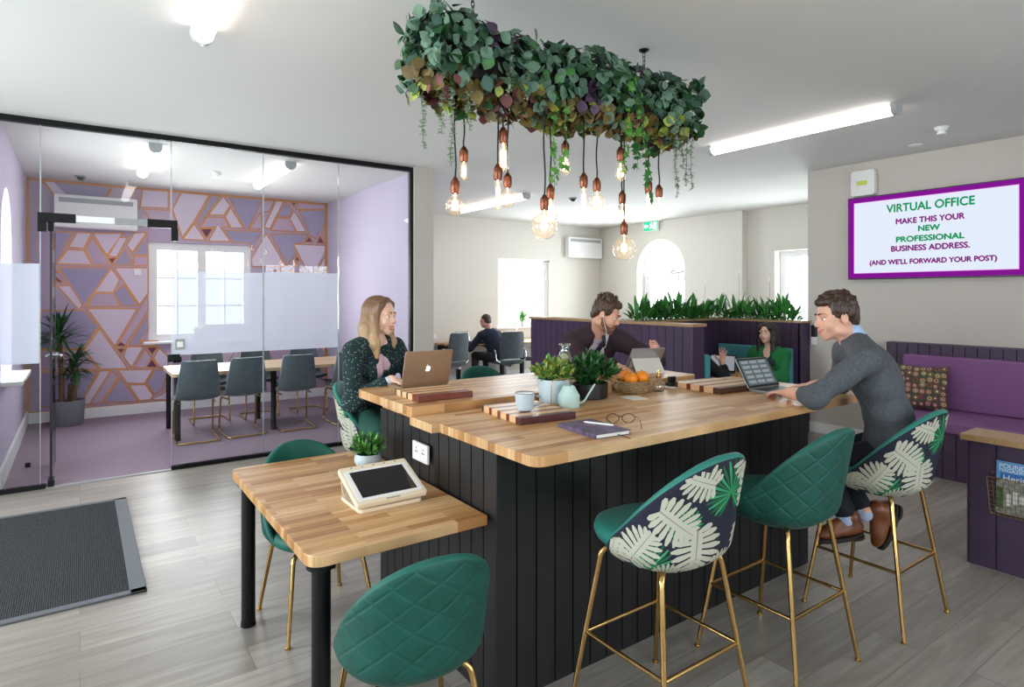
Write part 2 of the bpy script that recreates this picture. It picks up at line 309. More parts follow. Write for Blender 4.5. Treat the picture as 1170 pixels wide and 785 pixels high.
def arch_fill(name, axis, c, t, a0, a1, zs, m):
    # spandrels that turn the square head of an opening into a round arch (springing at zs)
    b = MB(); n = 12; r = (a1-a0)/2; mid = (a0+a1)/2
    for sgn in (-1, 1):
        pts = [(mid+sgn*r, zs), (mid+sgn*r, zs+r), (mid, zs+r)]+[(mid+sgn*r*math.sin(PI/2*i/n), zs+r*math.cos(PI/2*i/n)) for i in range(1, n)]
        for i in range(2, len(pts)-1):
            tri = [pts[1], pts[i], pts[i+1]]
            v = []
            for d in (0, t):
                for u, z in tri: v.append((u, c+d, z) if axis == 'Y' else (c+d, u, z))
            b.add(v, [(0, 1, 2), (3, 5, 4), (0, 3, 4, 1), (1, 4, 5, 2), (2, 5, 3, 0)])
        tri = [pts[1], pts[-1], pts[0]]; v = []
        for d in (0, t):
            for u, z in tri: v.append((u, c+d, z) if axis == 'Y' else (c+d, u, z))
        b.add(v, [(0, 1, 2), (3, 5, 4), (0, 3, 4, 1), (1, 4, 5, 2), (2, 5, 3, 0)])
    return struct(b.obj(name, m))
# outer walls
wall_openings('wall_back', 'Y', 9.95, .22, 3.36, 9.75, [(6.69, 8.05, .98, 2.34)], 'wall')
wall_openings('wall_window', 'X', 9.4, .4, 6.38, 10.17, [(7.62, 8.83, 0, 2.72)], 'wall'); arch_fill('wall_window_arch_head', 'X', 9.4, .4, 7.62, 8.83, 2.115, 'wall')
wall_openings('wall_window_recess', 'X', 9.55, .25, 3.93, 6.38, [(4.75, 5.86, .85, 2.36)], 'wall')
wall_openings('wall_return', 'Y', 3.78, .15, 7.25, 9.8, [], 'wall')
wall_openings('wall_right', 'X', 7.1, .15, -2.5, 3.93, [], 'wall2')
wall_openings('wall_left', 'X', -3.2, .2, -2.7, 6.6, [(3.45, 5.15, .65, 2.45), (-.05, 1.65, .65, 2.45)], 'wall')
wall_openings('wall_front', 'Y', -2.7, .2, -3.2, 7.25, [(-.05, 1.65, .65, 2.45), (3.55, 5.25, .65, 2.45)], 'wall')
wall_openings('wall_beside_glass', 'Y', 6.45, .15, -3.0, -.7, [], 'wall')
wall_openings('wall_meeting_left', 'X', -.7, .15, 6.45, 9.9, [(6.75, 7.75, .86, 2.6)], 'lilac'); arch_fill('wall_meeting_arch_head', 'X', -.7, .15, 6.75, 7.75, 2.1, 'lilac')
b = MB(); b.box(3.25, 6.40, 0, 3.37, 9.9, CZ, 0); b.box(3.14, 6.38, 0, 3.38, 6.52, CZ, 1); struct(b.obj('wall_meeting_right', ['lilac', 'wall2']))
# feature wall with metallic triangle wallpaper
WP = """D -0.41 3.11 0.35 3.09 0.21 2.79 -0.17 2.82
L -0.39 3.09 -0.3 3.09 -0.14 2.92 -0.21 2.81
M 0.36 3.08 0.58 3.08 0.65 2.8 0.28 2.86
L 0.7 3.06 1.12 3.09 1.04 2.84 0.67 2.82
M 0.71 2.79 1.04 2.8 1.12 2.64 0.8 2.64
D -0.3 2.43 -0.08 2.43 -0.24 2.03 -0.3 2.03
L -0.03 2.43 0.12 2.43 0.04 2.23 -0.12 2.24
L -0.13 2.2 0.04 2.2 0.12 2.02 -0.24 2.02
M 0.13 2.37 0.29 2.11 0.31 2.03 0.14 2.01 0.06 2.22
L 0.14 2.43 0.47 2.45 0.29 2.15
L 0.43 2.39 0.52 2.39 0.4 2.13 0.31 2.14
P 0.3 2.11 0.4 2.12 0.35 2.03
D 0.49 2.24 0.58 2.04 0.36 2.02
L 0.6 2.46 0.74 2.47 0.58 2.2 0.52 2.29
D 0.76 2.47 0.76 2.17 0.6 2.16
M 0.6 2.14 0.76 2.15 0.76 2.03 0.6 2.02
P -0.27 1.95 -0.22 1.91 -0.27 1.9
P -0.27 1.87 -0.17 1.78 -0.24 1.78
L 0.34 1.97 0.43 1.82 0.36 1.66 0.16 1.66
M 0.16 1.64 0.36 1.64 0.44 1.47 0.08 1.47
D 0.48 1.75 0.64 1.48 0.46 1.47 0.36 1.65
L -0.23 1.73 -0.11 1.74 0.03 1.5 -0.01 1.43
L 0.08 1.44 0.63 1.43 0.38 0.94
M 0.76 1.6 0.76 1.4 0.5 0.95 0.43 0.99
D 0.76 1.34 0.76 1.14 0.64 0.93 0.54 0.94
P 0.45 1.0 0.51 0.93 0.39 0.93
P 0.4 0.9 0.5 0.9 0.45 0.83
L 0.21 1.17 0.52 0.63 0.22 0.64 0.05 0.9
D -0.41 1.42 0.03 1.42 0.2 1.21 0.04 0.92 -0.41 0.94
M -0.41 0.92 0.04 0.9 0.19 0.64 -0.41 0.68
L 0.52 0.92 0.71 0.91 0.57 0.64 0.48 0.79
M 0.73 0.87 0.8 0.75 0.74 0.63 0.6 0.63
P 0.75 0.9 0.88 0.9 0.81 0.8
P 0.81 0.74 0.88 0.62 0.74 0.63
L 0.9 0.88 1.0 0.76 1.0 0.61 0.9 0.62 0.83 0.75
L 0.42 0.61 0.82 0.59 0.72 0.41 0.52 0.43
L 0.54 0.4 0.73 0.39 0.82 0.24 0.79 0.18 0.66 0.18
D 0.84 0.58 1.0 0.58 0.94 0.32 0.84 0.25 0.75 0.41
L 0.95 0.25 1.0 0.32 1.0 0.16 0.81 0.18
D 0.44 0.5 0.64 0.17 0.25 0.2
M 0.34 0.6 0.42 0.53 0.24 0.2 0.11 0.19
L 0.22 0.61 0.33 0.61 0.1 0.19 -0.0 0.19
D -0.41 0.64 0.19 0.61 -0.01 0.19 -0.41 0.21
L 0.7 0.99 0.87 0.98 0.84 0.92 0.68 0.93
M 1.01 3.1 1.16 3.07 1.05 2.81 1.01 2.81
L 1.18 3.08 1.53 3.08 1.32 2.66 1.18 2.44 1.06 2.82
D 1.55 3.06 1.66 3.06 1.4 2.63 1.35 2.65
L 1.71 3.06 1.8 2.94 1.72 2.79 1.52 2.78
L 1.81 2.9 1.98 2.62 1.82 2.61 1.74 2.76
M 1.49 2.74 1.72 2.75 1.79 2.62 1.42 2.59
D 1.79 3.07 2.25 3.06 2.05 2.61 2.0 2.61
M 2.23 2.86 2.25 2.62 2.07 2.61
L 1.33 2.63 1.47 2.41 1.19 2.41
P 1.41 2.57 1.57 2.58 1.49 2.44
L 1.64 2.65 1.8 2.41 1.52 2.4
D 1.72 2.56 2.24 2.58 2.1 2.28 2.08 2.39 1.83 2.4
L 2.31 2.55 2.6 2.06 2.11 2.05 2.1 2.16
D 2.38 2.55 2.94 2.58 2.88 2.45 2.72 2.42 2.76 2.26 2.62 2.09
M 2.27 3.05 2.42 3.06 2.36 2.9 2.27 2.88
L 2.46 3.07 2.57 3.07 2.36 2.63 2.28 2.65
M 2.47 2.8 2.65 2.8 2.75 2.61 2.38 2.61
L 2.72 2.92 2.77 2.86 2.91 2.62 2.77 2.61 2.66 2.8
D 2.58 3.06 2.69 2.95 2.65 2.83 2.48 2.82
P 2.67 3.07 2.76 3.07 2.72 3.0
M 2.78 3.06 3.23 3.07 3.29 3.0 2.76 2.96
P 3.23 3.06 3.31 3.07 3.31 2.99
D 2.8 2.94 3.29 2.98 3.28 2.86 3.06 2.51 2.97 2.57
P 2.96 2.54 3.01 2.46 2.89 2.45
P 3.13 2.56 3.2 2.45 3.08 2.45
M 3.31 2.83 3.31 2.54 3.24 2.46 3.16 2.61
L 2.72 2.41 3.29 2.41 3.02 1.93 2.9 2.05
P 2.77 2.23 2.81 2.15 2.74 2.16
L 3.31 2.3 3.31 2.18 3.18 1.98 3.09 2.01
M 2.76 2.12 2.88 1.98 2.67 1.97
D -0.22 1.97 0.33 1.98 0.04 1.47
L 0.38 1.98 0.76 1.99 0.76 1.64 0.66 1.49"""
b = MB()
for X0, X1, z0, z1 in ((-.7, .77, 0, CZ), (2.10, 3.37, 0, CZ), (.77, 2.10, 0, .97), (.77, 2.10, 2.35, CZ)): b.box(X0, 9.75, z0, X1, 9.9, z1, 0)
def poly_area(p): return sum(p[i][0]*p[(i+1) % len(p)][1]-p[(i+1) % len(p)][0]*p[i][1] for i in range(len(p)))/2
def offset_poly(p, d):
    if poly_area(p) < 0: p = p[::-1]
    n = len(p); out = []
    for i in range(n):
        a = Vector(p[i-1]); q = Vector(p[i]); c = Vector(p[(i+1) % n]); e1 = (q-a).normalized(); e2 = (c-q).normalized()
        n1 = Vector((e1.y, -e1.x)); n2 = Vector((e2.y, -e2.x)); k = n1+n2
        if k.length < .3: out.append(q+n1*d); continue
        k.normalize(); out.append(q+k*(d/max(.45, k.dot(n1))))
    return [tuple(v) for v in out]
layers = [l.split() for l in WP.strip().split('\n')]
r2 = random.Random(4)
for gx in range(9):          # the part of the pattern below the window and behind the chairs
    for gz in range(3):
        x = 2.1+.42*gx-.42*3; z = .1+.36*gz
        if x < .95 or (x > 3.0): continue
        layers.insert(0, [r2.choice('LMDM')]+[str(v) for v in (x, z, x+.42, z, x+.21, z+.36)])
        layers.insert(0, [r2.choice('LMDL')]+[str(v) for v in (x+.42, z, x+.63, z+.36, x+.21, z+.36)])
for gx in range(2):
    for gz in range(2):
        x = 2.15+.55*gx; z = 1.15+.42*gz
        layers.insert(0, ['LM'[gx]]+[str(v) for v in (x, z, x+.5, z, x+.25, z+.42)]); layers.insert(0, ['DL'[gx]]+[str(v) for v in (x+.5, z, x+.25, z+.42, x+.72, z+.42)])
ci = dict(L=2, M=3, D=4, P=5)
nl = len(layers)
for i, l in enumerate(layers):
    v = list(map(float, l[1:])); p = [(v[k], v[k+1]) for k in range(0, len(v), 2)]
    for q, off, m in ((offset_poly(p, .012), .0, 1), (offset_poly(p, -.006), .0004, ci[l[0]])):
        q = [(max(-.54, min(3.245, x)), max(.02, min(CZ-.005, z))) for x, z in q]
        y = 9.749-.00006*i-off
        b.add([(x, y, z) for x, z in q], [tuple(range(len(q)-1, -1, -1))], m)
for X0, X1, z0, z1 in ((-.54, 3.25, CZ-.035, CZ-.001), (-.55, -.52, 0, CZ), (3.2, 3.25, 0, CZ), (-.54, 3.25, .12, .15)): b.box(X0, 9.74, z0, X1, 9.7499, z1, 1)
struct(b.obj('wall_feature', [mat('wallpaper_mauve', 'b3a0b8', .6), mat('wallpaper_copper_lines', 'c98a58', .4, .25), mat('wallpaper_lilac', 'd8c8da', .55), mat('wallpaper_rose_mauve', 'bfa6bd', .6), mat('wallpaper_dusk', 'a398b6', .6), mat('wallpaper_plum', '6a3458', .6)]))
# skirtings
def skirt(name, x0, y0, x1, y1, h=.15): b = MB(); b.box(x0, y0, 0, x1, y1, h); return struct(b.obj(name, 'white', bevel=.006))
skirt('baseboard_feature', -.55, 9.725, 3.25, 9.75, .14); skirt('baseboard_meeting_left', -.55, 6.5, -.525, 9.74, .17); skirt('baseboard_meeting_right', 3.225, 6.52, 3.25, 9.74)
skirt('baseboard_right', 7.08, 3.02, 7.1, 3.93, .12); skirt('baseboard_back', 3.4, 9.93, 9.4, 9.95, .12); skirt('baseboard_window', 9.38, 8.83, 9.4, 9.93, .12)
skirt('baseboard_left', -3.0, -2.5, -2.98, 6.4, .12); skirt('baseboard_front', -2.9, -2.5, 7.0, -2.48, .12)
# windows
def window(name, axis, c, u0, u1, z0, z1, casements=2, rows=3, cols=2, sill=None, depth=.05, sgn=1, fr=.05, mun=.022):
    root = None; b = MB()
    def bx(B, ua, ub, za, zb, da, db, m=0):
        if axis == 'Y': B.box(ua, c+da*sgn, za, ub, c+db*sgn, zb, m)
        else: B.box(c+da*sgn, ua, za, c+db*sgn, ub, zb, m)
    bx(b, u0, u1, z1-fr, z1, 0, depth+.02); bx(b, u0, u1, z0, z0+fr, 0, depth+.02); bx(b, u0, u0+fr, z0+fr, z1-fr, 0, depth+.02); bx(b, u1-fr, u1, z0+fr, z1-fr, 0, depth+.02)
    o = struct(b.obj(name, 'white')); w_ = (u1-u0-2*fr)/casements
    for k in range(casements):
        a = u0+fr+k*w_; e = a+w_; s = MB(); f2 = .055
        bx(s, a, e, z1-fr-f2, z1-fr, .005, depth); bx(s, a, e, z0+fr, z0+fr+f2, .005, depth); bx(s, a, a+f2, z0+fr+f2, z1-fr-f2, .005, depth); bx(s, e-f2, e, z0+fr+f2, z1-fr-f2, .005, depth)
        for r in range(1, rows):
            z = z0+fr+f2+(z1-z0-2*fr-2*f2)*r/rows; bx(s, a+f2, e-f2, z-mun/2, z+mun/2, .012, depth-.01)
        for q in range(1, cols):
            u = a+f2+(w_-2*f2)*q/cols; bx(s, u-mun/2, u+mun/2, z0+fr+f2, z1-fr-f2, .012, depth-.01)
        cs = s.obj('casement', 'white', o); g = MB(); bx(g, a+f2, e-f2, z0+fr+f2, z1-fr-f2, .024, .028); g.obj('pane', 'glass', cs)
    if sill:
        s = MB(); bx(s, u0-.06, u1+.06, z0-.03, z0+.005, -sill, depth); s.obj('sill', 'white', o, bevel=.006)
    return o
window('window_1', 'Y', 9.80, .77, 2.10, .97, 2.35, 2, 3, 2, sill=.12)
window('window_2', 'Y', 10.09, 6.69, 8.05, .98, 2.34, 2, 3, 2, sill=.18)
window('window_3', 'X', 9.72, 4.75, 5.86, .85, 2.36, 2, 1, 1, sill=.16)
window('window_4', 'X', -3.06, 3.45, 5.15, .65, 2.45, 2, 3, 2, sill=.1, sgn=-1); window('window_5', 'X', -3.06, -.05, 1.65, .65, 2.45, 2, 3, 2, sill=.1, sgn=-1)
window('window_6', 'Y', -2.56, -.05, 1.65, .65, 2.45, 2, 3, 2, sill=.1, sgn=-1); window('window_7', 'Y', -2.56, 3.55, 5.25, .65, 2.45, 2, 3, 2, sill=.1, sgn=-1)
b = MB(); b.box(-.74, 6.73, .84, -.4, 7.77, .875); b.box(-.72, 6.75, .875, -.69, 6.79, 2.1); b.box(-.72, 7.71, .875, -.69, 7.75, 2.1); b.box(-.72, 7.23, .875, -.69, 7.27, 2.6); b.box(-.72, 6.77, 1.7, -.69, 7.73, 1.73); struct(b.obj('window_8', 'white', bevel=.004))
# arched entrance door (glazed, fanlight above), x = 9.62
b = MB(); n = 20; mid = 8.225; R = .605
b.box(9.60, 7.62, 0, 9.68, 7.68, 2.115); b.box(9.60, 8.77, 0, 9.68, 8.83, 2.115)
for i in range(n):
    a0 = PI*i/n; a1 = PI*(i+1)/n; q = []
    for x in (9.60, 9.68):
        for r, a in ((R, a0), (R, a1), (R-.06, a1), (R-.06, a0)): q.append((x, mid+r*math.cos(a), 2.115+r*math.sin(a)))
    b.add(q, [(0, 1, 2, 3), (7, 6, 5, 4), (3, 2, 6, 7), (0, 4, 5, 1)])
b.box(9.60, 7.68, 2.02, 9.68, 8.77, 2.115)
d1 = struct(b.obj('door_2', 'white'))
b = MB(); b.box(9.61, 7.69, .03, 9.66, 7.79, 2.01); b.box(9.61, 8.66, .03, 9.66, 8.76, 2.01); b.box(9.61, 7.79, 1.9, 9.66, 8.66, 2.01); b.box(9.61, 7.79, .03, 9.66, 8.66, .25); b.box(9.61, 7.79, .95, 9.66, 8.66, 1.05)
b.obj('door_leaf', 'white', d1, bevel=.005)
b = MB(); b.box(9.53, 8.05, 2.03, 9.60, 8.30, 2.10); b.tube([(9.54, 8.2, 2.05), (9.50, 8.0, 2.06), (9.6, 7.8, 2.08)], .009); b.obj('door_closer', 'steel', d1)
b = MB(); b.tube(fillet([(9.6, 8.70, 1.15), (9.54, 8.70, 1.15), (9.54, 8.58, 1.15)], .01), .011); b.obj('door_handle', 'steel', d1)
b = MB(); b.box(9.635, 7.79, .25, 9.64, 8.66, 1.9); b.obj('pane', 'glass', d1)
# ------------------------------------------------------------------ glass partition (y = 6.45)
PY = 6.45
b = MB(); b.box(-.56, PY-.03, CZ-.05, 3.15, PY+.03, CZ-.001); b.box(3.105, PY-.03, 0, 3.15, PY+.03, CZ-.05); struct(b.obj('trim_1', 'black'))
b = MB(); b.box(-.56, PY-.025, 0, -.235, PY+.025, .035); b.box(.69, PY-.025, 0, 3.11, PY+.025, .035); struct(b.obj('trim_2', 'black'))
b = MB(); b.box(-.235, PY-.03, .0005, .69, PY+.02, .008); struct(b.obj('trim_3', 'greyp'))
def pane(name, x0, x1, z0, z1, band=None):
    b = MB(); b.box(x0+.004, PY-.006, z0, x1-.004, PY+.006, z1); o = struct(b.obj(name, ['glass']))
    e = MB()
    for x in (x0+.002, x1-.002): e.box(x-.0025, PY-.0065, z0, x+.0025, PY+.0065, z1)
    e.obj('glass_edge', M['edge'], o)
    if band:
        f = MB(); f.box(x0+.008, PY-.0085, band[0], x1-.008, PY-.0068, band[1]); f.obj('frosted_band', 'frost', o)
    return o
M['edge'] = glass_mat('polished_glass_edge', (.85, .9, .88), .3)
_n = M['edge'].node_tree; _d = _n.nodes.new('ShaderNodeBsdfTranslucent'); _d.inputs[0].default_value = (.85, .9, .9, 1); _x = _n.nodes.new('ShaderNodeMixShader'); _x.inputs[0].default_value = .55
_o = [q for q in _n.nodes if q.type == 'OUTPUT_MATERIAL'][0]; _s = _o.inputs[0].links[0].from_socket; _n.links.new(_s, _x.inputs[1]); _n.links.new(_d.outputs[0], _x.inputs[2]); _n.links.new(_x.outputs[0], _o.inputs[0])
pane('window_9', -.56, -.27, .035, 2.27, (1.05, 1.88)); pane('window_10', -.56, -.27, 2.275, CZ-.05); pane('window_11', -.27, .69, 2.275, CZ-.05)
pane('window_12', .69, 1.50, .035, CZ-.05, (1.06, 1.84)); pane('window_13', 1.50, 2.27, .035, CZ-.05, (1.06, 1.85)); pane('window_14', 2.27, 3.105, .035, CZ-.05)
# glass door, standing open into the meeting room
d = thing('glass_door', 'frameless glass door standing open into the purple meeting room', 'door', (-.20, PY, 0), 0); d['kind'] = 'structure'; d.name = 'door_1'; del d['label']; del d['category']
b = MB(); b.box(-.006, .02, .012, .006, .90, 2.235); b.obj('leaf', 'glass', d)
b = MB(); b.box(-.008, .015, .012, .008, .022, 2.235); b.box(-.0075, .894, .012, .0075, .9, 2.235); b.obj('leaf_edge', 'blackp', d)
b = MB(); b.box(-.022, -.02, .004, .022, .13, .06); b.obj('floor_pivot', 'black', d, bevel=.004)
b = MB(); b.box(-.02, 0, 2.16, .02, .14, 2.235); b.obj('top_patch', 'black', d, bevel=.003)
for s in (-1, 1):
    b = MB(); b.cyl((s*.006, .84, 1.05), (s*.03, .84, 1.05), .026, n=20); b.tube(fillet([(s*.03, .84, 1.05), (s*.055, .84, 1.05), (s*.055, .72, 1.05)], .015), .010); b.obj('door_handle', 'steel', d, smooth=40)
b = MB(); b.cyl((0, .84, .06), (0, .84, .2), .0, .0) if False else None
b = MB(); b.box(-.29, PY-.022, 2.235, -.03, PY+.022, 2.31, 0); b.box(-.29, PY-.022, 2.15, -.23, PY+.022, 2.235, 0); b.box(.50, PY-.022, 2.235, .74, PY+.022, 2.31, 0); b.box(.69, PY-.022, 2.12, .745, PY+.022, 2.235, 0)
b.box(-.03, PY-.018, 2.245, .25, PY+.018, 2.30, 1); b.box(.25, PY-.018, 2.245, .50, PY+.018, 2.30, 2); struct(b.obj('trim_4', ['black', 'white', 'greyp'], bevel=.002))
b = MB(); b.box(.66, PY-.02, 1.00, .76, PY+.02, 1.07); b.cyl((.70, PY-.03, 1.02), (.77, PY-.03, 1.02), .028, n=16); tag(b.obj('door_lock_keep', 'black', smooth=40, bevel=.004), 'black lock keep clamped on the glass edge beside the open doorway', 'door lock')
b = MB(); b.box(.72, PY-.016, 1.11, .80, PY-.008, 1.21, 0); b.box(.735, PY-.0175, 1.135, .785, PY-.016, 1.185, 1); tag(b.obj('door_release_plate', ['greyp', 'plastic'], bevel=.003), 'small grey release button plate on the frosted glass by the doorway', 'switch')
b = MB(); b.lathe([(.02, 0), (.022, .012), (.02, .04), (.0, .045)], 18); tag(b.obj('door_stop', 'black', loc=(-.40, 7.30, .006), smooth=40), 'small black door stop on the purple carpet behind the door', 'door stop')

# ------------------------------------------------------------------ tongue-and-groove helper
def tg(b, p0, p1, z0, z1, nrm, bw=.1, g=.003, t=.012, m=0):
    p0 = Vector(p0); p1 = Vector(p1); L = (p1-p0).length; d = (p1-p0)/L; n = max(1, round(L/bw)); w_ = L/n; nn = Vector(nrm)
    for i in range(n):
        a = p0+d*(i*w_+(g/2 if i else 0)); c = p0+d*((i+1)*w_-(g/2 if i < n-1 else 0)); c1 = a+nn*t; c2 = c+nn*t; e = min(.0025, w_*.2)
        ad = a+d*e+nn*t; cd = c-d*e+nn*t; v = []
        for z in (z0, z1):
            for q in (a, ad, cd, c): v.append((q.x, q.y, z))
        b.add(v, [(0, 1, 5, 4), (1, 2, 6, 5), (2, 3, 7, 6), (0, 3, 2, 1), (4, 5, 6, 7)], m)

# ================================================================== ISLAND
isl = thing('island_counter', 'tall black panelled island counter with oak butcher-block worktops in the middle', 'counter', (2.5, 2.5, 0))
ox, oy = 2.5, 2.5
b = MB(); X0, X1, Y0, Y1 = 1.33, 3.60, 1.99, 3.12; b.box(X0+.012-ox, Y0+.012-oy, 0, X1-.012-ox, Y1-.012-oy, 1.008)
tg(b, (X0-ox, Y0+.012-oy), (X1-ox, Y0+.012-oy), 0, 1.008, (0, -1), .098); tg(b, (X0+.012-ox, Y1-oy), (X0+.012-ox, Y0-oy), 0, 1.008, (-1, 0), .098)
tg(b, (X1-.012-ox, Y0-oy), (X1-.012-ox, Y1-oy), 0, 1.008, (1, 0), .098); tg(b, (X1-ox, Y1-.012-oy), (X0-ox, Y1-.012-oy), 0, 1.008, (0, 1), .098)
b.obj('base', 'blackpan', isl)
b = MB(); pts = []
lo = [(1.30, 1.70), (3.74, 1.70), (3.74, 2.62), (1.262, 2.62), (1.262, 2.40), (1.30, 2.40)]
# lower slab with rounded outer corners
def rounded(poly, r):
    n = len(poly); out = []
    for i in range(n):
        rr_ = r[i] if isinstance(r, (list, tuple)) else r
        if rr_ <= 0: out.append(poly[i]); continue
        f = fillet([Vector(poly[i-1]).to_3d(), Vector(poly[i]).to_3d(), Vector(poly[(i+1) % n]).to_3d()], rr_, 6)[1:-1]; out += [(q.x, q.y) for q in f]
    return out
b.prism([(x-ox, y-oy) for x, y in rounded(lo, [.06, .06, .05, 0, 0, 0])], 1.01, 1.05)
b.obj('worktop', 'oak', isl, bevel=.003)
b = MB(); b.prism([(x-ox, y-oy) for x, y in rounded([(1.275, 2.625), (3.36, 2.625), (3.36, 3.33), (1.275, 3.33)], [0, .03, .03, .05])], 1.045, 1.09); b.box(1.34-ox, 2.62-oy, 1.009, 3.35-ox, 3.12-oy, 1.045)
b.obj('raised_worktop', 'oak', isl, bevel=.003)
b = MB(); b.box(-.012, -.075, -.043, 0, .075, .043, 0)
for s in (-1, 1):
    b.box(-.0135, s*.035-.012, -.004, -.012, s*.035-.004, .004, 1); b.box(-.0135, s*.035+.004, -.004, -.012, s*.035+.012, .004, 1); b.box(-.0135, s*.035-.004, .012, -.012, s*.035+.004, .02, 1)
    b.box(-.016, s*.018-.005, .02, -.012, s*.018+.005, .034, 0)
so = b.obj('wall_socket', ['plastic', 'key'], bevel=.002, loc=(1.316, 2.60, .88)); tag(so, 'white double power socket on the black end panel of the island', 'power socket')

# ================================================================== LOW TABLE
t = thing('side_table', 'low oak butcher-block table with rounded corners and black legs by the island', 'table', (1.0, 2.65, 0))
b = MB(); b.prism(rounded([(-.385, -.62), (.315, -.62), (.315, .66), (-.385, .66)], [.07, 0, 0, .05]), .71, .75); b.obj('tabletop', 'oaky', t, bevel=.004)
for x, y in ((-.325, -.56), (-.325, .55)):
    b = MB(); b.cyl((x, y, .0), (x, y, .71), .032, n=24); b.cyl((x, y, 0), (x, y, .02), .035, n=24); b.cyl((x, y, .69), (x, y, .71), .05, n=24); b.obj('leg', 'black', t, smooth=40)

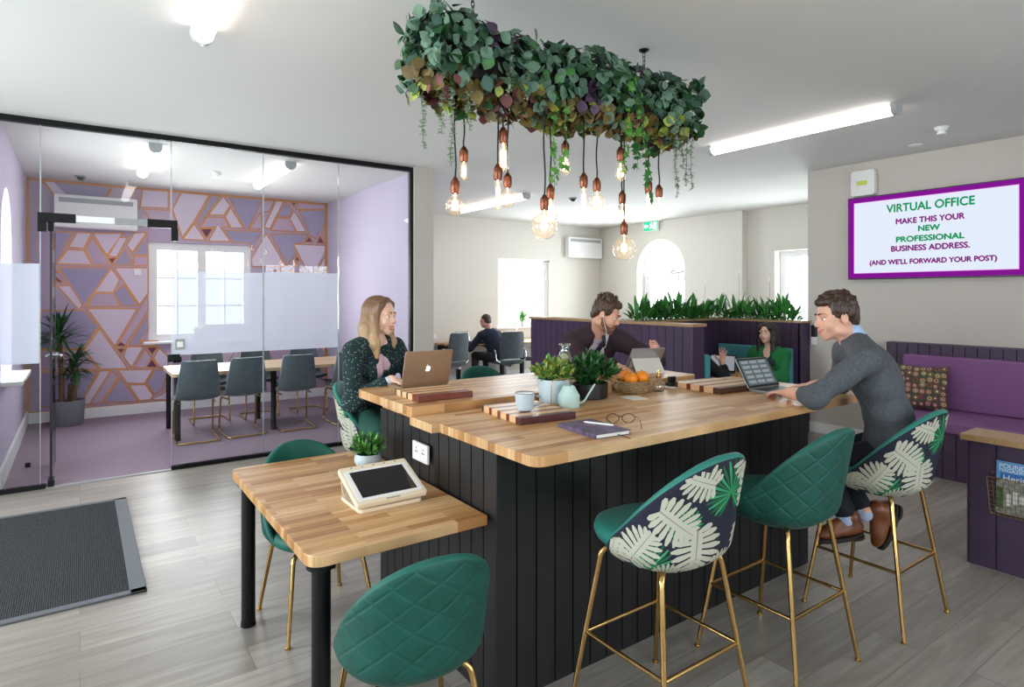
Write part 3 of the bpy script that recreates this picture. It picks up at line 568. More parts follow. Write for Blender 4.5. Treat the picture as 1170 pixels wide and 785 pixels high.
# ================================================================== STOOLS / CHAIRS
SW, SD, THM = .245, .235, math.radians(104)
def shell_pt(th, s, zb, H, thick=0.0):
    """outer shell surface: th angle from the back, s 0..1 from lower edge to rim"""
    c = max(0.0, math.cos(th*(PI/2)/THM)); top = zb+.05+(H-.05)*c**.92
    z0 = zb+.03*(abs(th)/THM)**2
    z = z0+(top-z0)*s; q = (z-zb)/H
    k = 1.0+.10*q-.30*max(0, (1-q*5.0))**2-.0
    a = SW*k-thick; bb = SD*k-thick
    ex = .9
    x = a*math.copysign(abs(math.sin(th))**ex, math.sin(th)); y = -bb*math.copysign(abs(math.cos(th))**ex, math.cos(th))
    y -= .055*q
    return Vector((x, y, z))
def shell(zb, H, mats, parent, pattern=False):
    b = MB(); nt_, ns = 48, 14; T = .032; b.uv = []
    idx = {}
    for side in (0, 1):
        for i in range(nt_+1):
            th = -THM+2*THM*i/nt_
            for j in range(ns+1):
                s = j/ns; p = shell_pt(th, s, zb, H, 0 if side == 0 else T)
                rd = 0.0
                idx[side, i, j] = len(b.v); b.v.append(tuple(p)); b.uv.append((th*SW, p.z))
    def q(a, c, d, e, m): b.f.append((a, c, d, e)); b.m.append(m)
    for i in range(nt_):
        for j in range(ns):
            q(idx[0, i, j], idx[0, i+1, j], idx[0, i+1, j+1], idx[0, i, j+1], 0); q(idx[1, i, j], idx[1, i, j+1], idx[1, i+1, j+1], idx[1, i+1, j], 1)
    # rounded rim
    rim = []
    for i in range(nt_+1):
        th = -THM+2*THM*i/nt_; po = Vector(b.v[idx[0, i, ns]]); pi_ = Vector(b.v[idx[1, i, ns]]); mid = (po+pi_)/2; up = Vector((0, 0, 1)) if abs(th) < THM*.93 else Vector((0, .7, .7)).normalized()
        row = []
        for k in range(1, 4):
            a = PI*k/4; row.append(len(b.v)); b.v.append(tuple(mid+(po-mid)*math.cos(a)+up*(.016*math.sin(a)))); b.uv.append((9, 9))
        rim.append([idx[0, i, ns]]+row+[idx[1, i, ns]])
    for i in range(nt_):
        for k in range(4): q(rim[i][k], rim[i+1][k], rim[i+1][k+1], rim[i][k+1], 1)
        q(idx[0, i, 0], idx[1, i, 0], idx[1, i+1, 0], idx[0, i+1, 0], 0)
    for i in (0, nt_):
        for j in range(ns):
            f = (idx[0, i, j], idx[0, i, j+1], idx[1, i, j+1], idx[1, i, j]); q(*(f if i == 0 else f[::-1]), 1)
    if pattern:
        def surf(u, v, off):
            th = u/SW; cc = max(0.0, math.cos(th*(PI/2)/THM)); top = zb+.05+(H-.05)*cc**.92; z0 = zb+.03*(abs(th)/THM)**2
            if abs(th) > THM*.97 or top-z0 < .01: return None
            s = (v-z0)/(top-z0)
            if not (0.0 <= s <= 1.0): return None
            p = shell_pt(th, s, zb, H); e = 1e-3
            n = (shell_pt(th+e, s, zb, H)-p).cross(shell_pt(th, min(1, s+e), zb, H)-p)*(1 if s < 1-e else 1)
            if n.length < 1e-12: n = Vector((p.x, p.y, 0))
            n.normalize(); ref = Vector((p.x, p.y+.02, 0))
            if n.dot(ref) < 0: n = -n
            return p+n*off
        def quad2(pts, off, m):
            P = [surf(u, v, off) for u, v in pts]
            if any(p is None for p in P): return
            o = len(b.v); b.v += [tuple(p) for p in P]; b.uv += [(9, 9)]*len(P); b.f.append(tuple(range(o, o+len(P)))); b.m.append(m)
        def strip(p, d, L, w0, w1, off, m, n=4):
            d = Vector(d).normalized(); nn = Vector((-d.y, d.x)); p = Vector(p)
            for k in range(n):
                a, c = k/n, (k+1)/n; wa = w0+(w1-w0)*a; wc = w0+(w1-w0)*c
                if k == n-1: wc *= .35
                A = p+d*L*a; B = p+d*L*c; quad2([A-nn*wa/2, B-nn*wc/2, B+nn*wc/2, A+nn*wa/2], off, m)
        def monstera(cx, cy, R, ang, off):
            A = Vector((math.cos(ang), math.sin(ang))); Bn = Vector((-A.y, A.x)); base = Vector((cx, cy))-A*R*.55
            nl_ = 9
            for sgn in (-1, 1):
                for k in range(nl_):
                    f = k/(nl_-1); p = base+A*(R*1.5*f*.93); spread = math.radians(112-78*f)
                    d = A*math.cos(spread)+Bn*sgn*math.sin(spread); L = R*(.92*math.sin(PI*(.16+.80*f))**.7+.06); strip(p, d, L, R*.12, R*.30*(1-.35*f), off+.00002*k, 2)
                for k in range(7): # body near the midrib
                    f = k/7; strip(base+A*(R*1.4*f), A+Bn*sgn*.5, R*.42, R*.30*(1-f*.5), R*.26, off, 2, 2)
            strip(base-A*R*.1, A, R*1.75, R*.06, R*.03, off+.0004, 5, 8)
        def fan(cx, cy, R, ang, off, m=3):
            for k in range(25):
                a = ang+math.radians(-150+300*k/24); d = (math.cos(a), math.sin(a)); L = R*(.82+.18*math.cos((a-ang)*.9)); strip((cx, cy), d, L, .002, R*.115, off+.00002*k, m if k % 2 else 4)
        for args in ((.03, zb+.30, .125, 1.6, .0010), (-.25, zb+.04, .11, 2.0, .0010), (.15, zb-.02, .11, 1.2, .0010), (.27, zb+.28, .09, 1.0, .0010), (-.13, zb+.20, .08, 2.6, .0010)): fan(*args)
        for args in ((-.085, zb+.125, .098, -1.5, .0016), (.155, zb+.115, .082, -1.2, .0016), (-.185, zb+.225, .09, -.6, .0016), (-.30, zb+.10, .085, 1.0, .0016), (.165, zb+.30, .098, 1.35, .0016), (.10, zb+.415, .085, 1.9, .0016), (.275, zb+.16, .095, 1.5, .0016), (.36, zb+.08, .085, 1.2, .0016), (-.09, zb+.36, .075, 2.8, .0016), (.035, zb+.035, .06, -.2, .0014), (-.40, zb+.05, .07, 1.4, .0016), (.22, zb+.42, .07, 0, .0016), (-.19, zb+.01, .06, .3, .0014)): monstera(*args)
    return b.obj('back_shell', mats, parent, smooth=50)
def cushion_seat(zt, parent, m, th=.075):
    b = MB(); n = 36; prof = [(.55, 0), (.86, .0), (.96, .18), (1.0, .5), (.97, .82), (.88, .96), (.6, 1.0), (.001, 1.02)]
    vs = []
    for s, q in prof:
        for j in range(n):
            a = 2*PI*j/n; ca, sa = math.cos(a), math.sin(a); ex = .85
            x = (.232)*math.copysign(abs(ca)**ex, ca)*s; y = (.255 if sa > 0 else .20)*math.copysign(abs(sa)**ex, sa)*s+.0
            vs.append((x, y, zt-th+th*q))
    fs = [(i*n+j, i*n+(j+1) % n, (i+1)*n+(j+1) % n, (i+1)*n+j) for i in range(len(prof)-1) for j in range(n)]+[tuple(range(n-1, -1, -1))]
    b.add(vs, fs); return b.obj('seat', m, parent, smooth=True)
def make_stool(name, label, cat, zt=.745, zb=.625, H=.43, foot=.245, footy=.24, pattern=False, ring=.30, group=None, seatm='teal', outer='quilt', inner='teal'):
    t = thing(name, label, cat, group=group)
    cushion_seat(zt, t, seatm)
    shell(zb, H, bmats(outer, inner, 'monstera', 'palm', 'palm2', 'greyl') if pattern else bmats(outer, inner), t, pattern)
    zz = zb+.02
    b = MB(); tx = .13
    b.box(-tx-.02, -.03, zz-.012, tx+.02, .03, zz+.01); b.box(-.03, -tx-.02, zz-.012, .03, tx+.02, zz+.01); b.box(-tx-.02, -tx-.01, zz+.0, tx+.02, tx+.01, zz+.02); b.obj('seat_frame', 'blackp', t)
    for sx in (-1, 1):
        for sy in (-1, 1):
            b = MB(); P = fillet([(sx*.09, sy*.11, zz), (sx*(tx+.035), sy*(tx+.02), zz-.01), (sx*foot, sy*footy, .006)], .04); b.tube(P, [.0115]*(len(P)-1)+[.0095], 12)
            b.cyl((sx*foot, sy*footy, 0), (sx*foot, sy*footy, .01), .013, n=12); b.obj('leg', 'gold', t, smooth=40)
    if ring:
        f = 1-ring/(zz-.01); q = [(sx*(foot+(tx+.035-foot)*(1-f)), sy*(footy+(tx+.02-footy)*(1-f)), ring) for sx, sy in ((1, 1), (-1, 1), (-1, -1), (1, -1))]
        b = MB()
        for i in range(4): b.cyl(q[i], q[(i+1) % 4], .008, n=10)
        b.obj('footrest', 'gold', t, smooth=40)
    return t
M['greyl'] = mat('print_leaf_vein', '8d8c80', .8)
GS = 'bar stools around the island'
s1 = make_stool('bar_stool', 'empty bar stool with tropical leaf print back and gold legs, nearest the camera', 'stool', pattern=True, group=GS, outer='navy', inner='teal2', seatm='teal2')
s1.location = (1.83, 1.60, 0)
s2 = make_stool('bar_stool', 'plain quilted green velvet bar stool between the two leaf print stools', 'stool', group=GS); s2.location = (2.57, 1.57, 0)
s3 = place(copy_tree(s1), (3.37, 1.51, 0), 0, 'leaf print bar stool under the seated man in the grey jumper')
s3.rotation_euler[2] = .0
s4 = place(copy_tree(s2), (2.52, 3.74, 0), PI, 'empty green velvet bar stool behind the island, back towards the window')
s5 = place(copy_tree(s1), (1.57, 3.62, 0), PI+.9, 'leaf print bar stool under the woman with long hair')
s6 = place(copy_tree(s2), (3.30, 3.86, 0), PI-.3, 'bar stool hidden beneath the man in the dark jacket')
GCH = 'green velvet chairs at the low table'
c1 = make_stool('dining_chair', 'quilted green velvet chair with gold legs in front of the low table', 'chair', zt=.475, zb=.375, H=.44, foot=.215, footy=.225, ring=0, group=GCH); c1.location = (.925, 1.93, 0); c1.rotation_euler[2] = -.12
c2 = place(copy_tree(c1), (.98, 3.11, 0), PI+.05, 'green velvet chair with gold legs on the far side of the low table')

# meeting room chairs: grey velvet shells on gold cantilever frames
GM = 'grey chairs around the meeting table'
def make_cantilever():
    t = thing('cantilever_chair', 'x', 'chair', group=GM)
    b = MB(); n = 12
    # backrest sheet curved into the seat (local +y faces the table, back toward -y)
    prof = [(.24, .475), (.12, .455), (0, .445), (-.12, .45), (-.185, .475), (-.215, .53), (-.235, .62), (-.255, .74), (-.27, .86), (-.272, .90)]
    W = [.19, .215, .225, .225, .225, .22, .21, .195, .18, .165]; T = .035; rows = []
    for (y, z), w_ in zip(prof, W):
        r = []
        for j in range(n+1):
            u = -1+2*j/n; x = w_*u; bend = .035*(abs(u)**2.5); r.append((x, y+(bend if z > .5 else 0), z+(bend*.8 if z < .5 else 0)))
        rows.append(r)
    m = len(rows); vs = [p for r in rows for p in r]; back = []
    for i, r in enumerate(rows):
        a = Vector(rows[max(i-1, 0)][n//2]); c = Vector(rows[min(i+1, m-1)][n//2]); d = (c-a).normalized(); nr = Vector((0, d.z, -d.y))*-1
        for p in r: back.append(tuple(Vector(p)+nr*-T if False else Vector(p)+Vector((0, d.z, -d.y))*-T*-1))
    b.add(vs+back, [(i*(n+1)+j, i*(n+1)+j+1, (i+1)*(n+1)+j+1, (i+1)*(n+1)+j) for i in range(m-1) for j in range(n)])
    o = m*(n+1); b.f += [(o+i*(n+1)+j, o+(i+1)*(n+1)+j, o+(i+1)*(n+1)+j+1, o+i*(n+1)+j+1) for i in range(m-1) for j in range(n)]; b.m += [0]*((m-1)*n)
    bd = [(i*(n+1), (i+1)*(n+1)) for i in range(m-1)]+[((m-1)*(n+1)+j, (m-1)*(n+1)+j+1) for j in range(n)]+[((i+1)*(n+1)+n, i*(n+1)+n) for i in range(m-1)]+[(j+1, j) for j in range(n)]
    for p, q in bd: b.f.append((p, q, q+o, p+o)); b.m.append(0)
    b.obj('seat_shell', 'grey', t, smooth=60)
    b = MB(); x = .19
    pts = fillet([(-x, .18, .41), (-x*1.0, -.12, .41), (-x*1.05, -.22, .41), (-x*1.08, -.20, .012), (-x*1.08, -.20, .012)], .05)
    P = fillet([(-.17, .16, .425), (-.19, -.14, .415), (-.205, -.20, .014), (-.205, -.20, .012)][:3], .04)
    F = fillet([(-.17, -.10, .425), (-.195, .17, .42), (-.205, .22, .013), (-.205, -.24, .013), (.205, -.24, .013), (.205, .22, .013), (.195, .17, .42), (.17, -.10, .425)], .045)
    b.tube(F, .011, 10); b.obj('cantilever_frame', 'gold', t, smooth=50)
    return t
c0 = make_cantilever(); ML = ['grey meeting chair nearest the glass doorway, back to the glass', 'second grey meeting chair from the doorway, back to the glass', 'third grey meeting chair from the doorway, back to the glass', 'grey meeting chair partly hidden behind the seated woman']
for i, (x, y, rz) in enumerate(((1.06, 7.62, 0), (1.55, 7.66, .05), (2.14, 7.66, -.04), (2.78, 7.66, 0))):
    c = c0 if i == 0 else copy_tree(c0); place(c, (x, y, .006), rz, ML[i])
for i, x in enumerate((1.35, 1.95, 2.6)):
    place(copy_tree(c0), (x, 8.62, .006), PI, ['grey meeting chair behind the table, nearest the palm plant', 'middle grey meeting chair behind the table', 'grey meeting chair behind the table, nearest the lilac wall'][i])
t = thing('meeting_table', 'long pale oak meeting table with black legs behind the glass', 'table', (2.0, 8.05, .006))
b = MB(); b.prism(rounded([(-1.18, -.47), (1.1, -.47), (1.1, .47), (-1.18, .47)], .05), .71, .75); b.obj('tabletop', stave_mat('pale_oak_table', 'cfae84', 'e6cda8', .5, .05), t, bevel=.004)
for x in (-1.12, -.1, 1.03):
    for y in (-.39, .39): b = MB(); b.cyl((x, y, 0), (x, y, .71), .032, n=20); b.obj('leg', 'black', t, smooth=40)
for i, (x, y) in enumerate(((1.62, 7.85), (2.25, 7.95))):
    b = MB(); b.box(-.15, -.105, 0, .15, .105, .002); b.box(-.10, -.14, .0022, .13, .09, .004, 0); tag(b.obj('paper_sheets', 'paper', loc=(x, y, .757), rz=.3-.5*i), ['loose white papers on the meeting table nearest the doorway', 'loose white papers on the middle of the meeting table'][i], 'papers')
# ================================================================== BOOTH
bt = thing('booth_partition', 'low purple panelled booth partition with oak capping behind the man in the jacket', 'partition', (5.215, 5.4, 0))
b = MB(); b.box(-.083, -1.338, 0, .083, 1.4, 1.29); tg(b, (-.083, 1.4), (-.083, -1.338), 0, 1.29, (-1, 0), .115); tg(b, (-.095, -1.338), (.095, -1.338), 0, 1.29, (0, -1), .19); tg(b, (.083, -1.338), (.083, 1.4), 0, 1.29, (1, 0), .115); b.obj('panel', 'purple', bt)
b = MB(); b.box(-.115, -1.37, 1.29, .115, 1.42, 1.32); b.obj('capping', 'capwood', bt, bevel=.004)
bp = thing('planter_wall', 'purple panelled booth wall with a planting trough along its top', 'partition', (6.0, 4.9, 0))
b = MB(); b.box(-.66, .11, 0, 1.07, .14, 1.29); tg(b, (-.66, .112), (.88, .112), 0, 1.29, (0, -1), .11); b.box(-.66, .30, 0, 1.07, .33, 1.29)
b.box(.90, -.99, 0, .93, .33, 1.29); tg(b, (.902, .11), (.902, -.99), 0, 1.29, (-1, 0), .11); b.box(1.06, -.99, 0, 1.09, .33, 1.29); b.box(.89, -1.0, 0, 1.09, -.97, 1.29); b.box(-.68, .1, 0, -.65, .33, 1.29); b.obj('panel', 'purple', bp)
b = MB(); b.prism([(-.70, .085), (.875, .085), (.875, -1.02), (.93, -1.02), (.93, .14), (-.70, .14)], 1.29, 1.315); b.box(-.70, .29, 1.29, 1.095, .35, 1.315); b.box(1.045, -1.02, 1.29, 1.095, .29, 1.315); b.box(.93, -1.02, 1.29, 1.05, -.96, 1.315); b.obj('capping', 'capwood', bp, bevel=.003)
b = MB(); b.box(-.65, .15, 1.15, 1.05, .29, 1.26); b.box(.94, -.96, 1.15, 1.05, .15, 1.26); b.obj('soil', 'soil', bp)
# booth seats
def booth_seat(name, label, loc, L, sgn):
    t = thing(name, label, 'bench seat', loc); b = MB(); b.box(0, -L/2, 0, sgn*.5, L/2, .36); b.obj('plinth', 'purple', t)
    b = MB(); b.box(0, -L/2, .362, sgn*.52, L/2, .46); b.obj('seat_cushion', 'tealsea', t, bevel=.02, seg=3)
    b = MB(); b.box(0, -L/2, .462, sgn*.085, L/2, .99); b.obj('back_cushion', 'tealsea', t, bevel=.02, seg=3); return t
booth_seat('booth_bench', 'teal upholstered booth bench under the woman in the green jacket', (6.885, 4.48, 0), 1.0, -1)
booth_seat('booth_bench', 'teal upholstered booth bench behind the end of the purple partition', (5.325, 4.50, 0), .92, 1)
t = thing('booth_table', 'small oak table inside the teal booth', 'table', (6.12, 4.5, 0)); b = MB(); b.prism(rrect(-.3, -.42, .3, .42, .04), .71, .74); b.obj('tabletop', 'oaky', t, bevel=.003)
b = MB(); b.cyl((0, 0, .01), (0, 0, .71), .035, n=20); b.cyl((0, 0, 0), (0, 0, .02), .24, n=28); b.obj('leg', 'black', t, smooth=40)

# ================================================================== WALL BENCH, PILLOW, LOW WALL
t = thing('wall_bench', 'built-in purple panelled wall bench with mauve cushions under the screen', 'bench', (7.095, 1.2, 0))
b = MB(); b.box(-.14, -1.8, 0, 0, 1.79, 1.115); tg(b, (-.14, 1.79), (-.14, -1.8), 0, 1.115, (-1, 0), .1); b.box(-.152, 1.78, 0, -.14, 1.79, 1.115); b.box(-.155, -1.8, 1.115, .0, 1.79, 1.128); b.obj('back_panel', 'purple', t)
b = MB(); b.box(-.87, -1.8, 0, -.153, 1.62, .40); tg(b, (-.87, 1.62), (-.87, -1.8), 0, .40, (-1, 0), .1); tg(b, (-.88, 1.62), (-.153, 1.62), 0, .40, (0, 1), .1); b.obj('plinth', 'purple', t)
b = MB(); b.box(-.895, -1.8, .402, -.155, 1.62, .51); b.obj('seat_cushion', 'purpsea', t, bevel=.025, seg=3)
b = MB(); b.box(-.25, -1.8, .512, -.155, 1.60, 1.02); b.obj('back_cushion', 'purpsea', t, bevel=.02, seg=3)
# patterned pillow
def pillow():
    b = MB(); n = 16; S = .215; vs = []
    for side in (1, -1):
        for i in range(n+1):
            for j in range(n+1):
                u = -1+2*i/n; v = -1+2*j/n; h = .075*((1-u**4)*(1-v**4))**.5+.004; pin = 1-.10*(1-abs(u*v))*max(abs(u), abs(v))**2
                vs.append((u*S*pin, side*h, v*S*pin))
    N = (n+1)**2; fs = []
    for i in range(n):
        for j in range(n):
            a = i*(n+1)+j; fs += [(a, a+n+1, a+n+2, a+1), (N+a, N+a+1, N+a+n+2, N+a+n+1)]
    b.add(vs, fs)
    return b
def pillow_mat():
    m = bpy.data.materials.new('pillow_print'); m.use_nodes = True; nt = m.node_tree; B = nt.nodes['Principled BSDF']; N = nt.nodes.new; L = nt.links.new
    tc = N('ShaderNodeTexCoord'); mp = N('ShaderNodeMapping'); mp.inputs['Scale'].default_value = (18, 0, 18); L(tc.outputs['Object'], mp.inputs[0])
    vo = N('ShaderNodeTexVoronoi'); vo.voronoi_dimensions = '3D'; vo.inputs['Scale'].default_value = 1; vo.inputs['Randomness'].default_value = .35; L(mp.outputs[0], vo.inputs['Vector'])
    r = N('ShaderNodeValToRGB'); r.color_ramp.interpolation = 'CONSTANT'; L(vo.outputs['Distance'], r.inputs[0]); cr = r.color_ramp; cr.elements[0].color = lin('c9b79a'); cr.elements[1].position = .14; cr.elements[1].color = lin('6c2433')
    for p, c in ((.25, 'd2bf9f'), (.33, '4c3a2a'), (.42, '9a4a3a'), (.50, '3f4a42')): e = cr.elements.new(p); e.color = lin(c)
    h = N('ShaderNodeHueSaturation'); sp = N('ShaderNodeSeparateColor'); L(vo.outputs['Color'], sp.inputs[0]); mr = N('ShaderNodeMapRange'); mr.inputs[3].default_value = .44; mr.inputs[4].default_value = .58; L(sp.outputs[0], mr.inputs[0]); L(mr.outputs[0], h.inputs['Hue']); L(r.outputs[0], h.inputs['Color'])
    L(h.outputs[0], B.inputs['Base Color']); B.inputs['Roughness'].default_value = .9; return m
po = pillow().obj('throw_pillow', pillow_mat(), smooth=True, loc=(6.66, 2.55, .725), rot=(math.radians(-14), 0, -PI/2+.25)); tag(po, 'square throw pillow with a red and cream ring print on the purple bench', 'pillow')
t = thing('low_wall', 'low purple panelled wall with oak capping at the right edge, holding magazines', 'partition', (4.40, .6, 0))
b = MB(); b.box(.012, -1.6, 0, .20, .83, .745); tg(b, (.012, .83), (.012, -1.6), 0, .745, (-1, 0), .135, .006); tg(b, (0, .83), (.20, .83), 0, .745, (0, 1), .1); b.obj('panel', 'purple', t)
b = MB(); b.box(-.045, -1.6, .745, .215, .865, .785); b.obj('capping', 'capwood', t, bevel=.006)
# magazine rack of brass wire + magazine
t = thing('magazine_rack', 'brass wire magazine rack on the low purple wall', 'rack', (4.385, 1.16, .35), -PI/2)
b = MB(); W2 = .155
F = [(-W2, -.075, .215), (-W2+.01, -.05, .0), (W2-.01, -.05, .0), (W2, -.075, .215)]
b.tube(fillet(F, .02), .003, 8); b.tube(fillet([(-W2, -.075, .215), (-W2, -.004, .23), (W2, -.004, .23), (W2, -.075, .215)], .01), .003, 8, closed=True)
b.tube([(-W2, -.075, .215), (W2, -.075, .215)], .002)
for k in range(1, 12): x = -W2+2*W2*k/12; b.tube([(x, -.075, .215), (x*.95, -.05, 0), (x*.95, -.004, 0)], .0012, 6)
for k in range(1, 8): z = .215*k/8; y = -.05-.025*z/.215; b.tube([(-W2*.98, y, z), (W2*.98, y, z)], .0012, 6)
b.obj('wire_basket', 'gold', t, smooth=40)
mg = thing('magazine', 'magazine with a blue title cover and town photo in the wire rack', 'magazine', (4.353, 1.165, .358), -PI/2)
b = MB(); b.box(-.118, 0, 0, .118, .012, .297, 0); b.obj('pages', 'paper', mg, rot=(math.radians(-3), 0, 0))
cov = [mat('magazine_blue', '5f9bd0', .35), mat('magazine_deep_blue', '2f6fb5', .35), mat('magazine_town_photo', '8a8b84', .4, noise=.55, nscale=45), mat('magazine_trees', '3f5a35', .5, noise=.4, nscale=40)]
b = MB(); b.box(-.12, -.001, 0, .12, 0, .30, 0); b.box(-.10, -.0015, .20, .12, -.001, .235, 1); b.box(-.12, -.0015, .0, .12, -.001, .20, 2); b.box(-.12, -.0018, .03, -.085, -.0015, .15, 3)
for k in range(7):
    x = -.07+.03*k; b.box(x, -.0018, .05+.012*(k % 3), x+.02, -.0015, .12+.015*(k % 2), 4)
cv = b.obj('cover', cov+[M['paper']], mg, rot=(math.radians(-3), 0, 0))
M['papert'] = mat('cover_lettering', 'dfe6ee', .5)
text_obj('title', 'POUNDBURY', .036, 'papert', cv, (-.108, -.0025, .262), (PI/2, 0, 0), 'LEFT', .0004, .0002); text_obj('title', 'MAGAZINE', .027, 'papert', cv, (-.108, -.0025, .241), (PI/2, 0, 0), 'LEFT', .0004, .0002); text_obj('headline', 'Heritage', .05, 'papert', cv, (-.09, -.0025, .19), (PI/2, 0, 0), 'LEFT', .0003, .0002)

# ================================================================== SCREEN AND WALL DEVICES
t = thing('wall_screen', 'large wall screen showing VIRTUAL OFFICE text in a purple frame', 'screen', (7.09, 2.63, 1.79), -PI/2)
b = MB(); b.box(-.80, -.06, 0, .80, -.012, .905, 0); b.box(-.5, -.012, .2, .5, 0, .7, 0); b.obj('bezel', 'blackp', t, bevel=.004)
M['scr_purple'] = emis('screen_purple', '8f1aa0', .62); M['scr_white'] = emis('screen_white', 'e3ecfb', .78); M['scr_green'] = emis('screen_green', '18a060', .68); M['scr_mag'] = emis('screen_magenta', '9a2f92', .6); M['scr_pink'] = emis('screen_pink_line', 'f0a0f0', .8)
b = MB(); b.box(-.79, -.0625, .012, .79, -.0605, .895, 0); b.box(-.733, -.0632, .066, .733, -.0625, .845, 2); b.box(-.727, -.0638, .072, .727, -.0632, .839, 1); so = b.obj('display', ['scr_purple', 'scr_white', 'scr_pink'], t)
for s, size, x, z, m, wx in (('VIRTUAL OFFICE', .118, .0, .705, 'scr_green', .90), ('MAKE THIS YOUR', .080, .0, .575, 'scr_mag', .97), ('NEW', .080, .0, .485, 'scr_green', 1.06), ('PROFESSIONAL', .080, .0, .385, 'scr_green', 1.12), ('BUSINESS ADDRESS.', .080, .0, .290, 'scr_mag', 1.0), ("(AND WE'LL FORWARD YOUR POST)", .070, .0, .155, 'scr_mag', .97)):
    text_obj('screen_text', s, size, m, so, (x, -.0645, z), (PI/2, 0, 0), 'CENTER', .0038, .0003, wx)
t = thing('alarm_box', 'white square sounder box on the wall above the screen', 'alarm', (7.095, 3.27, 2.71), -PI/2)
b = MB(); b.prism(rrect(-.125, -.14, .125, .14, .03), 0, .075, M4=Matrix.Translation((0, 0, .14)) @ Matrix.Rotation(PI/2, 4, 'X')); b.obj('case', 'plastic', t, bevel=.008, seg=3, smooth=40)
b = MB(); b.box(-.06, -.078, .115, .05, -.0745, .165); b.obj('label_strip', mat('lime_label', 'c9d65a', .5), t)
t = thing('wall_handset', 'white intercom handset with black keypad on the taupe wall', 'handset', (7.095, 3.84, 1.03), -PI/2)
b = MB(); b.box(-.035, -.03, 0, .035, 0, .10); b.obj('case', 'plastic', t, bevel=.008); b = MB(); b.box(-.03, -.04, .095, .03, -.002, .235); b.obj('keypad', 'blackp', t, bevel=.006)
def smoke(name, label, cat, loc, m='plastic', r=.05, drop=.05, cam_=False):
    t = thing(name, label, cat, loc); b = MB()
    if cam_: b.lathe([(0, -.055), (.03, -.045), (.045, -.02), (.05, 0)], 24); b.obj('dome', 'blackp', t, smooth=True); b = MB(); b.lathe([(.062, -.015), (.07, -.006), (.07, 0)], 24); b.obj('base_ring', 'greyp', t, smooth=40)
    else: b.lathe([(r*1.15, 0), (r*1.15, -.008), (r, -.012), (r*.9, -.03), (r*.55, -.034), (r*.55, -.045), (r*.75, -.05), (r*.7, -.062), (0, -.066)], 24); b.obj('body', m, t, smooth=40)
    return t
smoke('smoke_detector', 'white smoke detector on the ceiling above the purple bench', 'smoke detector', (6.17, 2.21, CZ)); smoke('smoke_detector', 'white smoke detector on the meeting room ceiling between the two lights', 'smoke detector', (1.34, 8.05, CZ))
smoke('ceiling_camera', 'dark dome camera on the meeting room ceiling near the lilac corner', 'camera', (.01, 9.25, CZ), cam_=True); smoke('ceiling_camera', 'dark dome camera on the back office ceiling', 'camera', (6.12, 7.06, CZ), cam_=True)
b = MB(); b.lathe([(.06, 0), (.06, -.006), (.0, -.008)], 24); tag(b.obj('ceiling_cover', 'plastic', loc=(6.7, 2.62, CZ), smooth=40), 'flat round white cover plate on the ceiling above the screen', 'cover plate')
# heaters and AC
def heater(name, label, loc, rz, W_, H_, D=.13):
    t = thing(name, label, 'heater', loc, rz); b = MB(); b.box(-W_/2, -D, 0, W_/2, 0, H_); b.obj('case', 'white', t, bevel=.012, seg=3)
    b = MB(); b.box(-W_/2+.05, -D-.002, H_-.10, W_/2-.05, -D+.01, H_-.04, 0)
    for k in range(30): x = -W_/2+.06+k*(W_-.12)/29; b.box(x-.003, -D-.004, H_-.098, x+.003, -D-.002, H_-.042, 1)
    b.obj('grille', [mat('grille_grey', 'aab0b3', .5), M['greyp']], t)
heater('wall_heater', 'long white fan heater high on the patterned wall', (.18, 9.738, 2.48), 0, .90, .42)
heater('wall_heater', 'white fan heater high on the beige back wall', (8.87, 9.945, 2.41), 0, .96, .44)
b = MB(); b.box(-.045, -.012, -.045, .045, 0, .045); tag(b.obj('wall_switch', 'plastic', loc=(.64, 9.738, 1.93), bevel=.004), 'white square switch on the patterned wall beside the window', 'switch')
# exit sign (hangs on the window wall above the arched door)
t = thing('exit_sign', 'green and white illuminated exit sign above the arched door', 'sign', (9.395, 8.42, 2.90), -PI/2)
b = MB(); b.box(-.19, -.05, 0, .19, 0, .20); b.obj('housing', 'plastic', t, bevel=.004)
b = MB(); b.box(-.18, -.053, .012, .18, -.05, .188, 0)
def ex(poly, m=1): b.add([(x, -.0545, z) for x, z in poly], [tuple(range(len(poly)))], m)
ex([(-.02, .13), (.0, .15), (.03, .15), (.05, .10), (.02, .09)]); ex([(.02, .155), (.04, .155), (.04, .175), (.02, .175)]); ex([(.02, .10), (.045, .10), (.07, .05), (.05, .04)]); ex([(.01, .10), (.03, .09), (-.01, .04), (-.03, .05)]); ex([(.08, .03), (.16, .03), (.16, .17), (.08, .17)]); ex([(-.16, .10), (-.12, .15), (-.12, .12), (-.06, .12), (-.06, .08), (-.12, .08), (-.12, .05)])
b.obj('sign_face', ['green_e', 'white_e'], t)
